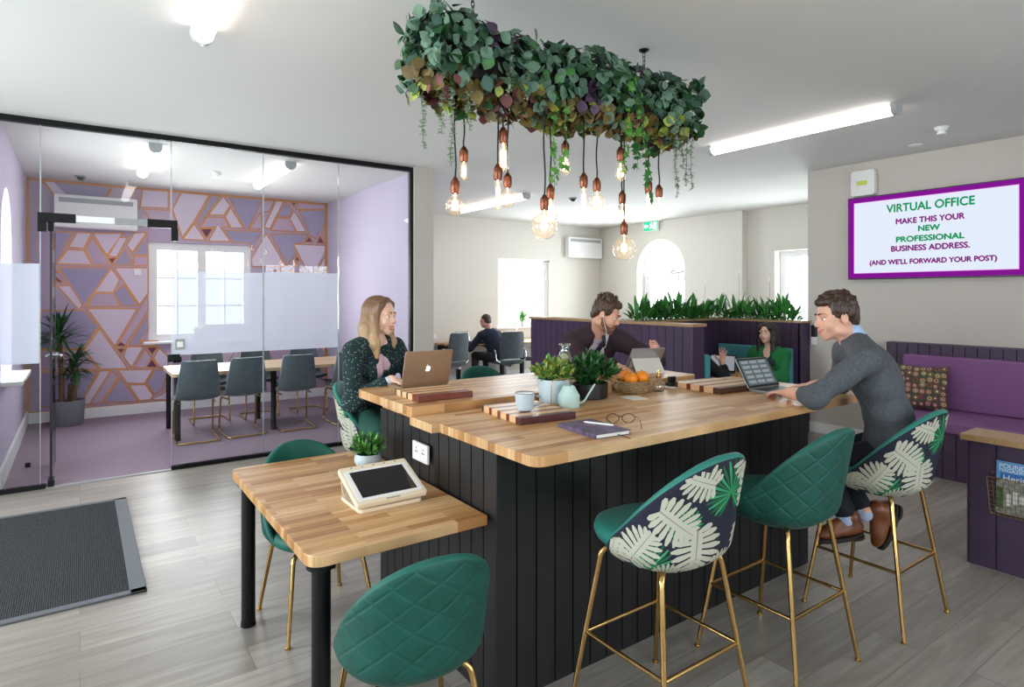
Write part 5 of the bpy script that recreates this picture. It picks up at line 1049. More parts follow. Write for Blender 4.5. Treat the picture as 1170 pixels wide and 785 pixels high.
# ================================================================== LAPTOPS AND TABLETS
def laptop(name, label, loc, rz, W_, D, ang, body, scr, logo=False, rows=False, group=None):
    t = thing(name, label, 'laptop', loc, rz, group); b = MB(); b.prism(rrect(-W_/2, -D, W_/2, 0, .01), 0, .012); b.obj('base', body, t, bevel=.002)
    b = MB(); b.box(-W_/2+.02, -D*.52, .0122, W_/2-.02, -.02, .0128)
    k = b.obj('keyboard', 'key', t); b = MB()
    for i in range(12):
        for j in range(4): x = -W_/2+.026+i*(W_-.052)/12; y = -D*.52+.006+j*(D*.5-.03)/4; b.box(x, y, .0128, x+(W_-.052)/12*.85, y+(D*.5-.03)/4*.8, .0142)
    b.obj('keys', 'blackp', k); b = MB(); b.box(-.05, -D+.01, .0121, .05, -D*.56, .0126); b.obj('trackpad', 'greyp', t)
    R = Matrix.Translation((0, 0, .012)) @ Matrix.Rotation(-ang, 4, 'X')
    b = MB(); b.prism(rrect(-W_/2, 0, W_/2, D*.97, .01), -.002, .005, M4=R @ Matrix.Rotation(PI/2, 4, 'X')); lid = b.obj('lid', body, t, bevel=.0015)
    b = MB(); b.box(-W_/2+.004, -.0056, .004, W_/2-.004, -.005, D*.97-.004, M4=R); b.obj('screen_bezel', 'blackp', t)
    b = MB(); b.box(-W_/2+.014, -.0062, .018, W_/2-.014, -.0057, D*.97-.014, 0, M4=R)
    if rows:
        for i in range(3):
            for j in range(5): x = -W_/2+.03+i*(W_-.05)/3; z = .03+j*(D*.85)/5.4; b.box(x, -.0066, z, x+(W_-.05)/3*.8, -.0062, z+D*.09, 1, M4=R)
    b.obj('screen', bmats(scr, 'rowd'), t)
    if logo:
        b = MB(); s = .017; zc = D*.485
        out = [(0, .62), (.28, .74), (.62, .66), (.82, .42), (.62, .22), (.58, -.02), (.70, -.28), (.90, -.42), (.72, -.80), (.45, -1.02), (.2, -.94), (0, -.88), (-.2, -.94), (-.45, -1.02), (-.72, -.78), (-.92, -.35), (-.95, .1), (-.80, .48), (-.5, .72), (-.22, .72)]
        n = len(out); ctr = (-.1, -.1); vs = [(x*s, .0026, zc+z*s*1.1) for x, z in out]+[(ctr[0]*s, .0026, zc+ctr[1]*s)]; b.add([R @ Vector(v) for v in vs], [(i, (i+1) % n, n) for i in range(n)])
        lf = [(.0, .78), (.05, 1.02), (.28, 1.26), (.36, 1.28), (.34, 1.02), (.16, .82)]; b.add([R @ Vector((x*s, .0026, zc+z*s*1.1)) for x, z in lf], [tuple(range(6))]); b.obj('logo', 'white_l', t)
    return t
M['white_l'] = emis('lit_logo', 'ffffff', 1.0)
laptop('laptop', 'open gold laptop with a lit white fruit emblem, used by the smiling woman', (1.615, 3.145, 1.0905), PI+.03, .305, .215, math.radians(14), 'leather', 'screen', logo=True)
laptop('laptop', 'open silver laptop with tables on screen, used by the man in the grey jumper', (3.375, 2.14, 1.0505), -.06, .295, .20, math.radians(30), 'silver', 'screen2', rows=True)
laptop('laptop', 'open laptop in a black case on the booth table', (5.93, 4.28, .7405), -PI/2+.35, .29, .20, math.radians(12), 'blackp', 'screen3', group=None)
laptop('laptop', 'open laptop on the back office desk in front of the man in navy', (5.56, 9.35, .75), .15, .33, .22, math.radians(15), 'silver', 'screen')
t = thing('tablet_computer', 'silver tablet on a white folding stand used by the man in the jacket', 'tablet', (3.20, 2.96, 1.09), PI-.35)
R = Matrix.Translation((0, 0, .03)) @ Matrix.Rotation(-math.radians(38), 4, 'X'); b = MB(); b.prism(rrect(-.125, 0, .125, .17, .012), 0, .008, M4=R @ Matrix.Rotation(PI/2, 4, 'X')); b.obj('body', 'silver', t, bevel=.002); b = MB(); b.box(-.115, -.0092, .01, .115, -.0082, .16, 0, M4=R); b.obj('screen', 'screen', t)
b = MB(); b.add([(-.105, 0, 0), (.105, 0, 0), (.105, .045, .10), (-.105, .045, .10), (-.105, .13, 0), (.105, .13, 0), (-.105, .005, 0), (.105, .005, 0), (.1, .045, .095), (-.1, .045, .095), (.1, .125, 0), (-.1, .125, 0)], [(0, 1, 2, 3), (3, 2, 5, 4), (6, 9, 8, 7), (9, 11, 10, 8)]); b.obj('folding_stand', 'paper', t)
t = thing('tablet_stand', 'tablet in a cream tilted desk stand on the low side table', 'tablet', (1.045, 2.33, .75), .0)
b = MB(); Wt = .155; sec = [(0, .0), (0, .012), (.235, .012), (.235, 0)]
b.prism(rrect(-Wt*.9, .0, Wt*.9, .225, .02), 0, .014); 
P = [(.20, .012), (.235, .02), (.25, .06), (.235, .115), (.205, .128)]; W3 = Wt*.82
vs = []; 
for y, z in P: vs += [(-W3, y, z), (W3, y, z), (W3, y-.008, z), (-W3, y-.008, z)]
b.add(vs, [(4*i+a, 4*i+(a+1) % 4, 4*i+4+(a+1) % 4, 4*i+4+a) for i in range(4) for a in range(4)]+[(16, 17, 18, 19)]); b.obj('foot', M.setdefault('cream', mat('cream_plastic', 'ead9bf', .35)), t, bevel=.003)
R = Matrix.Translation((0, -.015, .042)) @ Matrix.Rotation(math.radians(22), 4, 'X'); b = MB(); b.prism(rrect(-Wt, 0, Wt, .245, .012), -.022, .0, M4=R); b.obj('case', 'cream', t, bevel=.004); b = MB(); b.prism(rrect(-Wt+.014, .02, Wt-.014, .215, .006), 0, .002, M4=R); b.obj('bezel', 'white', t); b = MB(); b.box(-Wt+.035, .034, .002, Wt-.035, .20, .003, M4=R); b.obj('screen', 'screen_dark', t)
b = MB()
for k in range(5): b.cyl(R @ Vector((-.10+.05*k, .231, 0)), R @ Vector((-.10+.05*k, .231, .002)), .004, n=10)
b.box(-.03, .003, 0, .03, .010, .001, M4=R); b.obj('buttons', 'greyp', t)

# ================================================================== MAT
t = thing('door_mat', 'large dark ribbed entrance mat with grey rubber edges on the floor', 'mat', (-.35, 4.85, 0)); b = MB(); b.box(-.95, -.92, .0005, .57, .86, .010); b.obj('pile', stripe_mat('ribbed_mat', '17181b', '3a3d42', 32, 'X', .95, 1, .5), t)
b = MB()
for a, c in (((.57, -.97), (.65, .90)), ((-1.0, -.97), (.65, -.92)), ((-1.0, .86), (.65, .90)), ((-1.0, -.97), (-.95, .9))): b.box(a[0], a[1], .0004, c[0], c[1], .012)
b.obj('rubber_edge', mat('rubber_edge', '5b5f66', .6), t, bevel=.004)

# ================================================================== BACK OFFICE
t = thing('office_desk', 'long oak desk with black legs along the beige back wall', 'desk', (6.7, 9.5, 0)); b = MB(); b.prism(rrect(-1.42, -.40, 1.42, .43, .02), .72, .75); b.obj('desktop', 'oaky', t, bevel=.003)
for x in (-1.36, 0, 1.36): b = MB(); b.box(x-.03, -.36, 0, x+.03, -.30, .72); b.box(x-.03, .3, 0, x+.03, .36, .72); b.box(x-.03, -.36, .66, x+.03, .36, .72); b.obj('leg', 'black', t)
def office_chair():
    t = thing('office_chair', 'x', 'chair', group='grey office chairs at the back desk'); b = MB(); b.prism(rrect(-.24, -.22, .24, .24, .07), .44, .51); b.obj('seat', 'grey', t, bevel=.02, seg=3, smooth=40)
    b = MB(); n = 10; vs = []
    for j in range(n+1):
        u = -1+2*j/n; y = -.23-.0+.05*u*u
        for z, w_ in ((.54, .21), (.62, .225), (.85, .22), (.97, .205), (1.0, .18)):
            for dy in (0, -.05): vs.append((u*w_, y+dy-.10*(z-.54), z))
    fs = []; q = 10
    for j in range(n):
        for i in range(4): a = j*q+i*2; c = a+q; fs += [(a, a+2, c+2, c), (a+1, c+1, c+3, a+3)]
        fs += [(j*q, j*q+q, j*q+q+1, j*q+1), (j*q+8, j*q+9, j*q+q+9, j*q+q+8)]
    for j in (0, n):
        for i in range(4): a = j*q+i*2; fs.append((a, a+1, a+3, a+2) if j == 0 else (a, a+2, a+3, a+1))
    b.add(vs, fs); b.obj('backrest', 'grey', t, bevel=.008, smooth=50)
    for s in (-1, 1): b = MB(); b.tube(fillet([(s*.22, -.2, .48), (s*.29, -.2, .52), (s*.29, -.18, .68), (s*.29, .1, .69)], .05), .012, 8); b.obj('armrest', 'steel', t, smooth=40)
    b = MB(); b.cyl((0, 0, .10), (0, 0, .44), .028, n=16); b.box(-.03, -.26, .40, .03, 0, .44); b.obj('gas_column', 'steel', t, smooth=40)
    b = MB()
    for k in range(5): a = 2*PI*k/5; d = (math.cos(a), math.sin(a)); b.tube([(0, 0, .12), (d[0]*.28, d[1]*.28, .075)], [.022, .014], 8); b.cyl((d[0]*.28-d[1]*.02, d[1]*.28+d[0]*.02, .03), (d[0]*.28+d[1]*.02, d[1]*.28-d[0]*.02, .03), .03, n=14)
    b.obj('star_base', 'blackp', t, smooth=40); return t
oc = office_chair(); place(oc, (5.02, 8.95, 0), .3, 'empty grey office chair at the left end of the back desk')
place(copy_tree(oc), (6.02, 8.72, 0), -.1, 'grey office chair under the man in navy at the back desk'); place(copy_tree(oc), (6.82, 8.80, 0), .5, 'grey office chair on the right, partly hidden by the purple booth partition')
t = thing('spray_bottle', 'small white bottle on the back desk beside the window', 'bottle', (6.95, 9.72, .75)); b = MB(); b.lathe([(.045, 0), (.05, .01), (.05, .12), (.03, .16), (.018, .18)], 20); b.obj('bottle', 'paper', t, smooth=40); b = MB(); b.box(-.02, -.02, .18, .05, .02, .22); b.obj('spray_head', 'plastic', t, bevel=.004)
b = MB(); b.box(-.075, -.01, -.045, .075, 0, .045); tag(b.obj('wall_socket', 'plastic', loc=(5.25, 9.949, .86), bevel=.003), 'white socket plate low on the back wall above the desk end', 'power socket')
# ================================================================== PEOPLE
def V(*a): return Vector(a)
def frame(z, y):
    z = Vector(z).normalized(); y = Vector(y); y = (y-z*y.dot(z)).normalized(); x = y.cross(z)
    return Matrix((x, y, z)).transposed()
class SDF:
    """smooth union of tapered capsules and ellipsoids, polygonised as one continuous surface"""
    def __init__(s): s.p = []
    def c(s, a, b, ra, rb=None, k=.02, m=0, neg=False): s.p.append(('c', np.array(a, float), np.array(b, float), ra, ra if rb is None else rb, k, m, neg)); return s
    def e(s, c, r, R=None, k=.02, m=0, neg=False): s.p.append(('e', np.array(c, float), np.array(r, float), np.array(R, float) if R is not None else np.eye(3), 0, k, m, neg)); return s
    def path(s, pts, rs, k=.02, m=0):
        for i in range(len(pts)-1): s.c(pts[i], pts[i+1], rs[i], rs[i+1], k, m)
        return s
    def mesh(s, name, mats, parent, h, noise=None, loc=(0, 0, 0)):
        lo = np.full(3, 1e9); hi = -lo
        for p in s.p:
            if p[7]: continue
            if p[0] == 'c': r = max(p[3], p[4]); lo = np.minimum(lo, np.minimum(p[1], p[2])-r); hi = np.maximum(hi, np.maximum(p[1], p[2])+r)
            else: r = p[2].max(); lo = np.minimum(lo, p[1]-r); hi = np.maximum(hi, p[1]+r)
        lo -= 3*h; hi += 3*h; n = np.ceil((hi-lo)/h).astype(int)+1
        F = np.full(n, 1.0, np.float32); MI = np.zeros(n, np.uint8); D = np.full(n, 1.0, np.float32)
        for p in s.p:
            k = p[5]; mg = k+3*h
            if p[0] == 'c': r = max(p[3], p[4]); a = np.minimum(p[1], p[2])-r-mg; b = np.maximum(p[1], p[2])+r+mg
            else: r = p[2].max(); a = p[1]-r-mg; b = p[1]+r+mg
            i0 = np.clip(((a-lo)/h).astype(int), 0, n); i1 = np.clip(np.ceil((b-lo)/h).astype(int)+1, 0, n)
            if (i1 <= i0).any(): continue
            sl = tuple(slice(i0[q], i1[q]) for q in range(3)); X = [(lo[q]+h*np.arange(i0[q], i1[q])).astype(np.float32) for q in range(3)]
            x, y, z = np.meshgrid(*X, indexing='ij')
            if p[0] == 'c':
                d = p[2]-p[1]; L = float(d@d) or 1e-9; t = np.clip(((x-p[1][0])*d[0]+(y-p[1][1])*d[1]+(z-p[1][2])*d[2])/L, 0, 1)
                ds = np.sqrt((x-p[1][0]-t*d[0])**2+(y-p[1][1]-t*d[1])**2+(z-p[1][2]-t*d[2])**2)-(p[3]+(p[4]-p[3])*t)
            else:
                R = p[3]; q = [((x-p[1][0])*R[0, j]+(y-p[1][1])*R[1, j]+(z-p[1][2])*R[2, j]) for j in range(3)]
                k0 = np.sqrt(sum((q[j]/p[2][j])**2 for j in range(3))); k1 = np.sqrt(sum((q[j]/p[2][j]**2)**2 for j in range(3)))+1e-6; ds = k0*(k0-1)/k1
            f = F[sl]
            if p[7]: hh = np.clip(.5-.5*(f+ds)/k, 0, 1); F[sl] = f*(1-hh)-ds*hh+k*hh*(1-hh)
            else:
                hh = np.clip(.5+.5*(ds-f)/k, 0, 1); F[sl] = ds*(1-hh)+f*hh-k*hh*(1-hh)
                w_ = ds < D[sl]; MI[sl][w_] = p[6]; D[sl] = np.minimum(D[sl], ds)
        if noise is not None:
            X = [(lo[q]+h*np.arange(n[q])).astype(np.float32) for q in range(3)]; near = np.abs(F) < .03; ii = np.nonzero(near)
            F[ii] += noise(X[0][ii[0]], X[1][ii[1]], X[2][ii[2]]).astype(np.float32)
        S = F < 0; cnt = np.zeros(n-1, np.int8)
        for dx in (0, 1):
            for dy in (0, 1):
                for dz in (0, 1): cnt += S[dx:n[0]-1+dx, dy:n[1]-1+dy, dz:n[2]-1+dz]
        act = (cnt > 0) & (cnt < 8); I = np.argwhere(act); idx = -np.ones(n-1, np.int64); idx[act] = np.arange(len(I))
        acc = np.zeros((len(I), 3)); num = np.zeros(len(I)); cs = [(a, b, c) for a in (0, 1) for b in (0, 1) for c in (0, 1)]
        for a in cs:
            for q in range(3):
                if a[q]: continue
                b = list(a); b[q] = 1; fa = F[I[:, 0]+a[0], I[:, 1]+a[1], I[:, 2]+a[2]]; fb = F[I[:, 0]+b[0], I[:, 1]+b[1], I[:, 2]+b[2]]
                cr = (fa < 0) != (fb < 0); t = np.where(cr, fa/np.where(fa == fb, 1, fa-fb), 0); P = np.array(a)[None]+t[:, None]*np.eye(3)[q][None]
                acc += P*cr[:, None]; num += cr
        vs = (acc/num[:, None]+I)*h+lo; faces = []
        for q in range(3):
            A = [slice(None)]*3; B_ = [slice(None)]*3; A[q] = slice(0, -1); B_[q] = slice(1, None)
            ed = np.argwhere(S[tuple(A)] != S[tuple(B_)]); u, v = (q+1) % 3, (q+2) % 3
            ed = ed[(ed[:, u] > 0) & (ed[:, v] > 0) & (ed[:, u] < n[u]-1) & (ed[:, v] < n[v]-1)]; e0 = ed.copy(); e1 = ed.copy(); e1[:, u] -= 1; e2 = e1.copy(); e2[:, v] -= 1; e3 = ed.copy(); e3[:, v] -= 1
            g = lambda e: idx[e[:, 0], e[:, 1], e[:, 2]]
            Q = np.stack([g(e0), g(e1), g(e2), g(e3)], 1); ins = S[ed[:, 0], ed[:, 1], ed[:, 2]]; Q[~ins] = Q[~ins][:, ::-1]; faces.append(Q)
        Q = np.concatenate(faces); Q = Q[(Q >= 0).all(1)]; mi = MI[I[:, 0], I[:, 1], I[:, 2]]
        me = bpy.data.meshes.new(name); me.vertices.add(len(vs)); me.vertices.foreach_set('co', vs.astype(np.float32).ravel())
        me.loops.add(len(Q)*4); me.loops.foreach_set('vertex_index', Q.ravel().astype(np.int32)); me.polygons.add(len(Q)); me.polygons.foreach_set('loop_start', np.arange(0, len(Q)*4, 4, dtype=np.int32)); me.polygons.foreach_set('loop_total', np.full(len(Q), 4, np.int32))
        me.polygons.foreach_set('material_index', mi[Q[:, 0]].astype(np.int32)); me.polygons.foreach_set('use_smooth', [True]*len(Q))
        for q in bmats(*mats): me.materials.append(q)
        me.validate(); me.update(calc_edges=True)
        o = bpy.data.objects.new(name, me); C.objects.link(o)
        if parent is not None: o.parent = parent
        o.location = loc; return o
def ik(S, H, l1, l2, pole):
    S = Vector(S); H = Vector(H); d = H-S; L = min(d.length, (l1+l2)*.998); u = d.normalized(); a = (l1*l1-l2*l2+L*L)/(2*L); hh = math.sqrt(max(0, l1*l1-a*a)); p = Vector(pole); p = (p-u*p.dot(u)).normalized()
    return S+u*a+p*hh
def hand(s, W, d, n, side, curl=.35, sc=1.0, m=0, spread=.12, thumb=.7):
    """palm + five separate bent fingers; W wrist, d finger direction, n back-of-hand normal, side: direction of the thumb"""
    d = Vector(d).normalized(); n = Vector(n); n = (n-d*n.dot(d)).normalized(); t = Vector(side); t = (t-d*t.dot(d)-n*t.dot(n)).normalized()
    W = Vector(W); R = Matrix((t, d, n)).transposed()
    s.e(W+d*.045*sc, (.036*sc, .048*sc, .014*sc), R, .012, m); s.c(W-d*.02*sc, W+d*.02*sc, .023*sc, .024*sc, .015, m)
    for i, (off, L, sp) in enumerate(((.027, .072, .16), (.009, .080, .04), (-.009, .075, -.06), (-.026, .058, -.2))):
        f = (d+t*sp*spread*6*.6).normalized(); p = W+d*.082*sc+t*off*sc; a = 0; r = .0085*sc
        if i == 3: p -= d*.008*sc
        for j, q in enumerate((.42, .32, .26)):
            a += curl*(.7+.3*j); dd = f*math.cos(a)-n*math.sin(a); e = p+dd*L*q*sc; s.c(p, e, r, r*.92, .004, m); p = e; r *= .92
    p = W+d*.02*sc+t*.028*sc; dd = (d*.65+t*thumb-n*.25).normalized(); e = p+dd*.042*sc; s.c(p, e, .0125*sc, .0105*sc, .01, m); dd = (d*.9+t*thumb*.45-n*.35).normalized(); s.c(e, e+dd*.032*sc, .010*sc, .008*sc, .004, m)
def head(s, c, fwd, up, sc=1.0, mats=(0, 1, 2), male=True, mouth=0.0, beard=None):
    R = frame(up, fwd); c = Vector(c); T = lambda x, y, z: c+R @ Vector((x*sc, y*sc, z*sc)); k = sc; sk, lp, br = mats
    jw = 1.0 if male else .92
    s.e(T(0, -.012, .034), (.076*k, .094*k, .084*k), R, .02, sk); s.e(T(0, .026, -.034), (.058*k*jw, .066*k, .076*k), R, .03, sk); s.e(T(0, .066, -.094), (.024*k*jw, .020*k, .020*k), R, .025, sk)
    for q in (-1, 1):
        s.e(T(q*.035, .060, -.032), (.026*k, .024*k, .026*k), R, .02, sk); s.e(T(q*.030, .079, .020), (.028*k, .013*k, .010*k), R, .014, sk)
        s.e(T(q*.078, -.008, -.008), (.009*k, .019*k, .031*k), R, .008, sk); s.e(T(q*.055*jw, -.005, -.07), (.018*k, .035*k, .022*k), R, .025, sk)
    for q in (-1, 1): s.e(T(q*.031, .097, .000), (.018*k, .014*k, .011*k), R, .010, sk, True)
    s.c(T(0, .086, .008), T(0, .101, -.026), .0085*k, .0120*k, .012, sk); s.e(T(0, .106, -.028), (.011*k, .009*k, .009*k), R, .008, sk)
    for q in (-1, 1): s.e(T(q*.012, .101, -.032), (.008*k, .009*k, .007*k), R, .006, sk); s.c(T(q*.046, .080, .024), T(q*.018, .094, .028), .0042*k, .0055*k, .003, br)
    s.e(T(0, .082, -.066), (.028*k, .014*k, .022*k), R, .02, sk); w_ = .026 if mouth else .021
    s.e(T(0, .0915, -.0615), (w_*k, .0065*k, .0042*k), R, .005, lp); s.e(T(0, .0905, -.070-mouth*.006), (w_*.85*k, .0065*k, .0048*k), R, .005, lp)
    return T, R
def face_bits(par, T, R, sc, down=0, teeth=False):
    for q in (-1, 1):
        b = MB(); b.ball(T(q*.031, .0742, .001-down*.002), (.0115*sc, .0115*sc, .0082*sc), 0, 16, 10, R); f = Vector((0, 1, -.5*down)).normalized(); cc = T(q*.031, .0742, .001-down*.002)+R @ (f*.0072*sc); b.ball(cc, (.0062*sc, .0052*sc, .0062*sc), 1, 12, 8, R); b.obj('eye', bmats('eyew', 'iris'), par, smooth=True)
    if teeth: b = MB(); b.ball(T(0, .0925, -.0665), (.019*sc, .006*sc, .0046*sc), 0, 14, 8, R); b.obj('teeth', 'paper', par, smooth=True)
hairnoise = lambda amp, f, seed=0: (lambda x, y, z: amp*(np.sin(x*f+seed+3*np.sin(z*18))*np.sin(y*f*.93+2*np.sin(z*21+x*9)+1)+.5*np.sin((x+y)*f*1.9+z*35)))
strand = lambda amp, f: (lambda x, y, z: amp*(np.sin((x*.8+y*.6)*f+1.5*np.sin(z*9))+.6*np.sin((x*.5-y*.85)*f*1.6+np.sin(z*13)))*.6)
def hair_mat(name, col, r=.45):
    return mat(name, col, r, noise=.35, nscale=1, stretch=(130, 130, 14), bump=.5, bscale=1)
def torso_prims(s, P, fwd, wS, k=.05, g=0.0, m=0, female=False, sh=None):
    """P: hips, waist, chest, neck base"""
    hip, wa, ch, nk = [Vector(p) for p in P]
    s.e(hip, (.165+g, .115+g, .10+g), frame(wa-hip, fwd), k, m); s.e(wa, ((.125 if female else .145)+g, .095+g, .14+g), frame(ch-hip, fwd), k, m)
    s.e(ch, ((.145 if female else .165)+g, .105+g, .165+g), frame(nk-wa, fwd), k, m)
    for q in sh: s.c(Vector(q).lerp(nk, .75), q, .052+g, .052+g, .04, m)
    if female:
        R = frame(nk-wa, fwd)
        for q in (-1, 1): s.e(ch+R @ Vector((q*.07, .075, .01)), (.055+g, .05+g, .055+g), R, .03, m)
def arm_prims(s, S, E, W, ra=(.052, .045, .030), g=0, m=0, k=.03, to=1.0):
    s.c(S, E, ra[0]+g, ra[1]+g, k, m); e2 = Vector(E).lerp(Vector(W), to); s.c(E, e2, ra[1]*.95+g, (ra[1]+(ra[2]-ra[1])*to)+g, k, m)
def leg_prims(s, Hp, K, A, g=0, m=0, k=.04, r=(.082, .058, .040)):
    s.c(Hp, K, r[0]+g, r[1]+g, k, m); s.c(K, A, r[1]*.95+g, r[2]+g, k*.6, m)
def shoe(par, A, fwd, up, m, sole, name='shoe', L=.27):
    """A: ankle"""
    R = frame(up, fwd); A = Vector(A); T = lambda x, y, z: A+R @ Vector((x, y, z)); s = SDF()
    s.c(T(0, -.02, -.01), T(0, -.025, -.05), .046, .040, .03, 0); s.e(T(0, -.03, -.062), (.040, .055, .034), R, .03, 0); s.e(T(0, .05, -.070), (.043, .085, .030), R, .03, 0); s.e(T(0, .115, -.075), (.041, .055, .026), R, .025, 0)
    s.c(T(0, .01, -.02), T(0, .09, -.055), .030, .030, .02, 0); o = s.mesh(name, [m], par, .005)
    b = MB(); n = 24; pts = []
    for i in range(n): a = 2*PI*i/n; y = .05+.128*math.sin(a); w_ = .043+.004*math.sin(a); pts.append((w_*math.cos(a)*(1 if abs(math.cos(a)) > .1 else 1), y-.005))
    v = [T(x*1.05, y, z) for z in (-.118, -.097) for x, y in pts]; b.add(v, [tuple(range(n-1, -1, -1)), tuple(range(n, 2*n))]+[(i, (i+1) % n, n+(i+1) % n, n+i) for i in range(n)]); b.add([T(x*.98, y*.35-.055, z) for z in (-.125, -.11) for x, y in pts], [tuple(range(n-1, -1, -1)), tuple(range(n, 2*n))]+[(i, (i+1) % n, n+(i+1) % n, n+i) for i in range(n)]); b.obj('sole', sole, o)
    b = MB()
    for k in range(5): y = .01+.02*k; z = -.005-.012*k; b.tube([T(-.02, y+.012, z+.004), T(0, y+.018, z+.012), T(.02, y+.012, z+.004)], .0022, 6)
    b.obj('laces', 'blackp', o)
M['sole'] = mat('shoe_sole', '17110d', .7)
def nrm(v): return Vector(v).normalized()

# ---------------------------------------------------------------- man in the grey jumper (right, near side)
hipc = V(3.40, 1.42, .84); nk = V(3.325, 1.585, 1.375); ft = nrm((-.62, .78, 0)); lt = V(-.78, -.62, 0); P = [hipc, V(3.405, 1.46, 1.0), V(3.365, 1.515, 1.20), nk]
SL = nk+lt*.185+V(.0, -.01, -.075); SR = nk-lt*.185+V(0, 0, -.075); EL = V(3.015, 1.635, 1.105); WL = V(3.12, 1.83, 1.092); ER = V(3.60, 1.80, 1.11); WR = V(3.475, 1.88, 1.095)
up = nrm((-.10, .12, 1)); fh = nrm((-.80, .60, -.03)); hc = V(3.262, 1.655, 1.502)
s = SDF(); T, R = head(s, hc, fh, up, 1.0, (0, 1, 2), True); s.c(T(0, -.03, -.06), nk+V(0, 0, -.03), .054, .060, .03); torso_prims(s, P, ft, .2, g=-.012, sh=(SL, SR))
arm_prims(s, SL, EL, WL); arm_prims(s, SR, ER, WR)
hand(s, WL, (.25, .95, -.08), (0, 0, 1), (.9, -.2, 0), .22); hand(s, WR, (-.25, .95, -.08), (0, 0, 1), (-.9, -.2, 0), .22)
KL = V(3.26, 1.72, .71); KR = V(3.44, 1.77, .72); AL = V(3.30, 1.62, .455); AR = V(3.39, 1.57, .475); HL = hipc+lt*.09; HR = hipc-lt*.09
leg_prims(s, HL, KL, AL); leg_prims(s, HR, KR, AR)
man = s.mesh('person', ['skin', 'lips', M.setdefault('brown_brow', mat('brown_hair_skin', '4a3024', .7))], None, .0037); tag(man, 'young man in a charcoal jumper typing at the right end of the island', 'person')
face_bits(man, T, R, 1.0)
s = SDF(); g = .016; torso_prims(s, P, ft, .2, g=g, sh=(SL, SR)); arm_prims(s, SL, EL, WL, (.052, .040, .030), g=.013, to=.28, k=.04); arm_prims(s, SR, ER, WR, (.052, .040, .030), g=.013, to=.28, k=.04); s.c(nk+V(0, 0, -.03), nk+V(-.005, .01, .01), .068, .062, .03)
s.e(hipc+V(0, 0, .02), (.19, .14, .10), frame((0, 0, 1), ft), .05); s.c(EL.lerp(WL, .22), EL.lerp(WL, .32), .050, .047, .01)
s.mesh('jumper', [mat('charcoal_wool', '50535a', .95, noise=.22, nscale=90, bump=.6, bscale=260)], man, .006, noise=lambda x, y, z: .003*np.sin(z*48+7*np.sin(x*9+y*7)))
s = SDF(); s.c(nk+V(0, 0, .005), nk+V(-.012, .018, .045), .064, .060, .02); s.c(nk+ft*.05+V(0, 0, 0), nk+ft*.07+lt*.035+V(0, 0, .03), .018, .014, .015); s.mesh('shirt_collar', [mat('pale_blue_shirt', 'a9c0e2', .7)], man, .005)
s = SDF(); s.e(hipc+V(0, 0, -.03), (.172, .125, .10), frame((0, 0, 1), ft), .05); leg_prims(s, HL, KL, AL.lerp(KL, .12), g=.012); leg_prims(s, HR, KR, AR.lerp(KR, .12), g=.012); s.mesh('trousers', [mat('dark_navy_denim', '12151f', .9, noise=.2, nscale=60)], man, .007)
s = SDF(); s.c(KL.lerp(AL, .78), AL+V(0, 0, -.02), .045, .043, .02); s.c(KR.lerp(AR, .78), AR+V(0, 0, -.01), .045, .043, .02); s.mesh('socks', [mat('pale_blue_socks', 'a7b4d2', .9, noise=.15, nscale=80)], man, .006)
tan = mat('tan_leather', '6e3c1e', .42, noise=.25, nscale=18)
shoe(man, AL, nrm((-.80, .5, -.12)), nrm((-.12, .05, 1)), tan, 'sole'); shoe(man, AR+V(.03, -.03, .0), nrm((-.35, .25, -.95)), nrm((-.8, .55, .38)), tan, 'sole')
s = SDF(); hr = (0, 1)
for q in ((0, -.028, .055, .080, .088, .076), (0, -.06, .02, .078, .056, .075), (0, .035, .088, .062, .052, .032), (-.05, -.015, .04, .038, .062, .062), (.05, -.015, .04, .038, .062, .062), (0, -.075, -.03, .058, .035, .045)): s.e(T(*q[:3]), q[3:], R, .018)
rr_ = random.Random(3)
for k in range(46):
    a = rr_.uniform(-2.6, 2.6); e = rr_.uniform(.25, 1.3); p = Vector((.078*math.sin(a)*math.cos(e), -.028+.085*math.cos(a)*math.cos(e), .055+.078*math.sin(e))); d = Vector((rr_.uniform(-.3, .3), .6, .15)).normalized() if p.y > -.02 else Vector((math.sin(a)*.5, -.1, -.5)).normalized()
    s.c(T(*p), T(*(p+d*.028)), .013, .006, .008)
s.e(T(0, .10, -.035), (.085, .085, .078), R, .01, 0, True)
for q in (-1, 1): s.e(T(q*.085, -.002, -.03), (.03, .028, .034), R, .008, 0, True)
s.mesh('hair', [hair_mat('dark_brown_hair', '3b261b')], man, .004, noise=hairnoise(.003, 260))

# ---------------------------------------------------------------- smiling woman (left)
hipc = V(1.53, 3.66, .84); nk = V(1.475, 3.545, 1.345); ft = nrm((.32, -.95, 0)); lt = V(.95, .32, 0); P = [hipc, V(1.51, 3.64, 1.0), V(1.485, 3.60, 1.18), nk]
SL = nk+lt*.165+V(0, 0, -.065); SR = nk-lt*.165+V(0, 0, -.065); WL = V(1.73, 3.33, 1.118); WR = V(1.50, 3.345, 1.122); EL = ik(SL, WL, .28, .24, (.5, .4, -1)); ER = ik(SR, WR, .29, .26, (-.8, .3, -.8))
up = nrm((.03, -.05, 1)); fh = nrm((.52, -.85, -.05)); hc = V(1.50, 3.515, 1.492)
s = SDF(); T, R = head(s, hc, fh, up, .96, (0, 1, 2), False, mouth=1.0); s.c(T(0, -.03, -.06), nk+V(0, 0, -.03), .044, .052, .03); torso_prims(s, P, ft, .17, g=-.012, female=True, sh=(SL, SR)); arm_prims(s, SL, EL, WL, (.044, .038, .024)); arm_prims(s, SR, ER, WR, (.044, .038, .024))
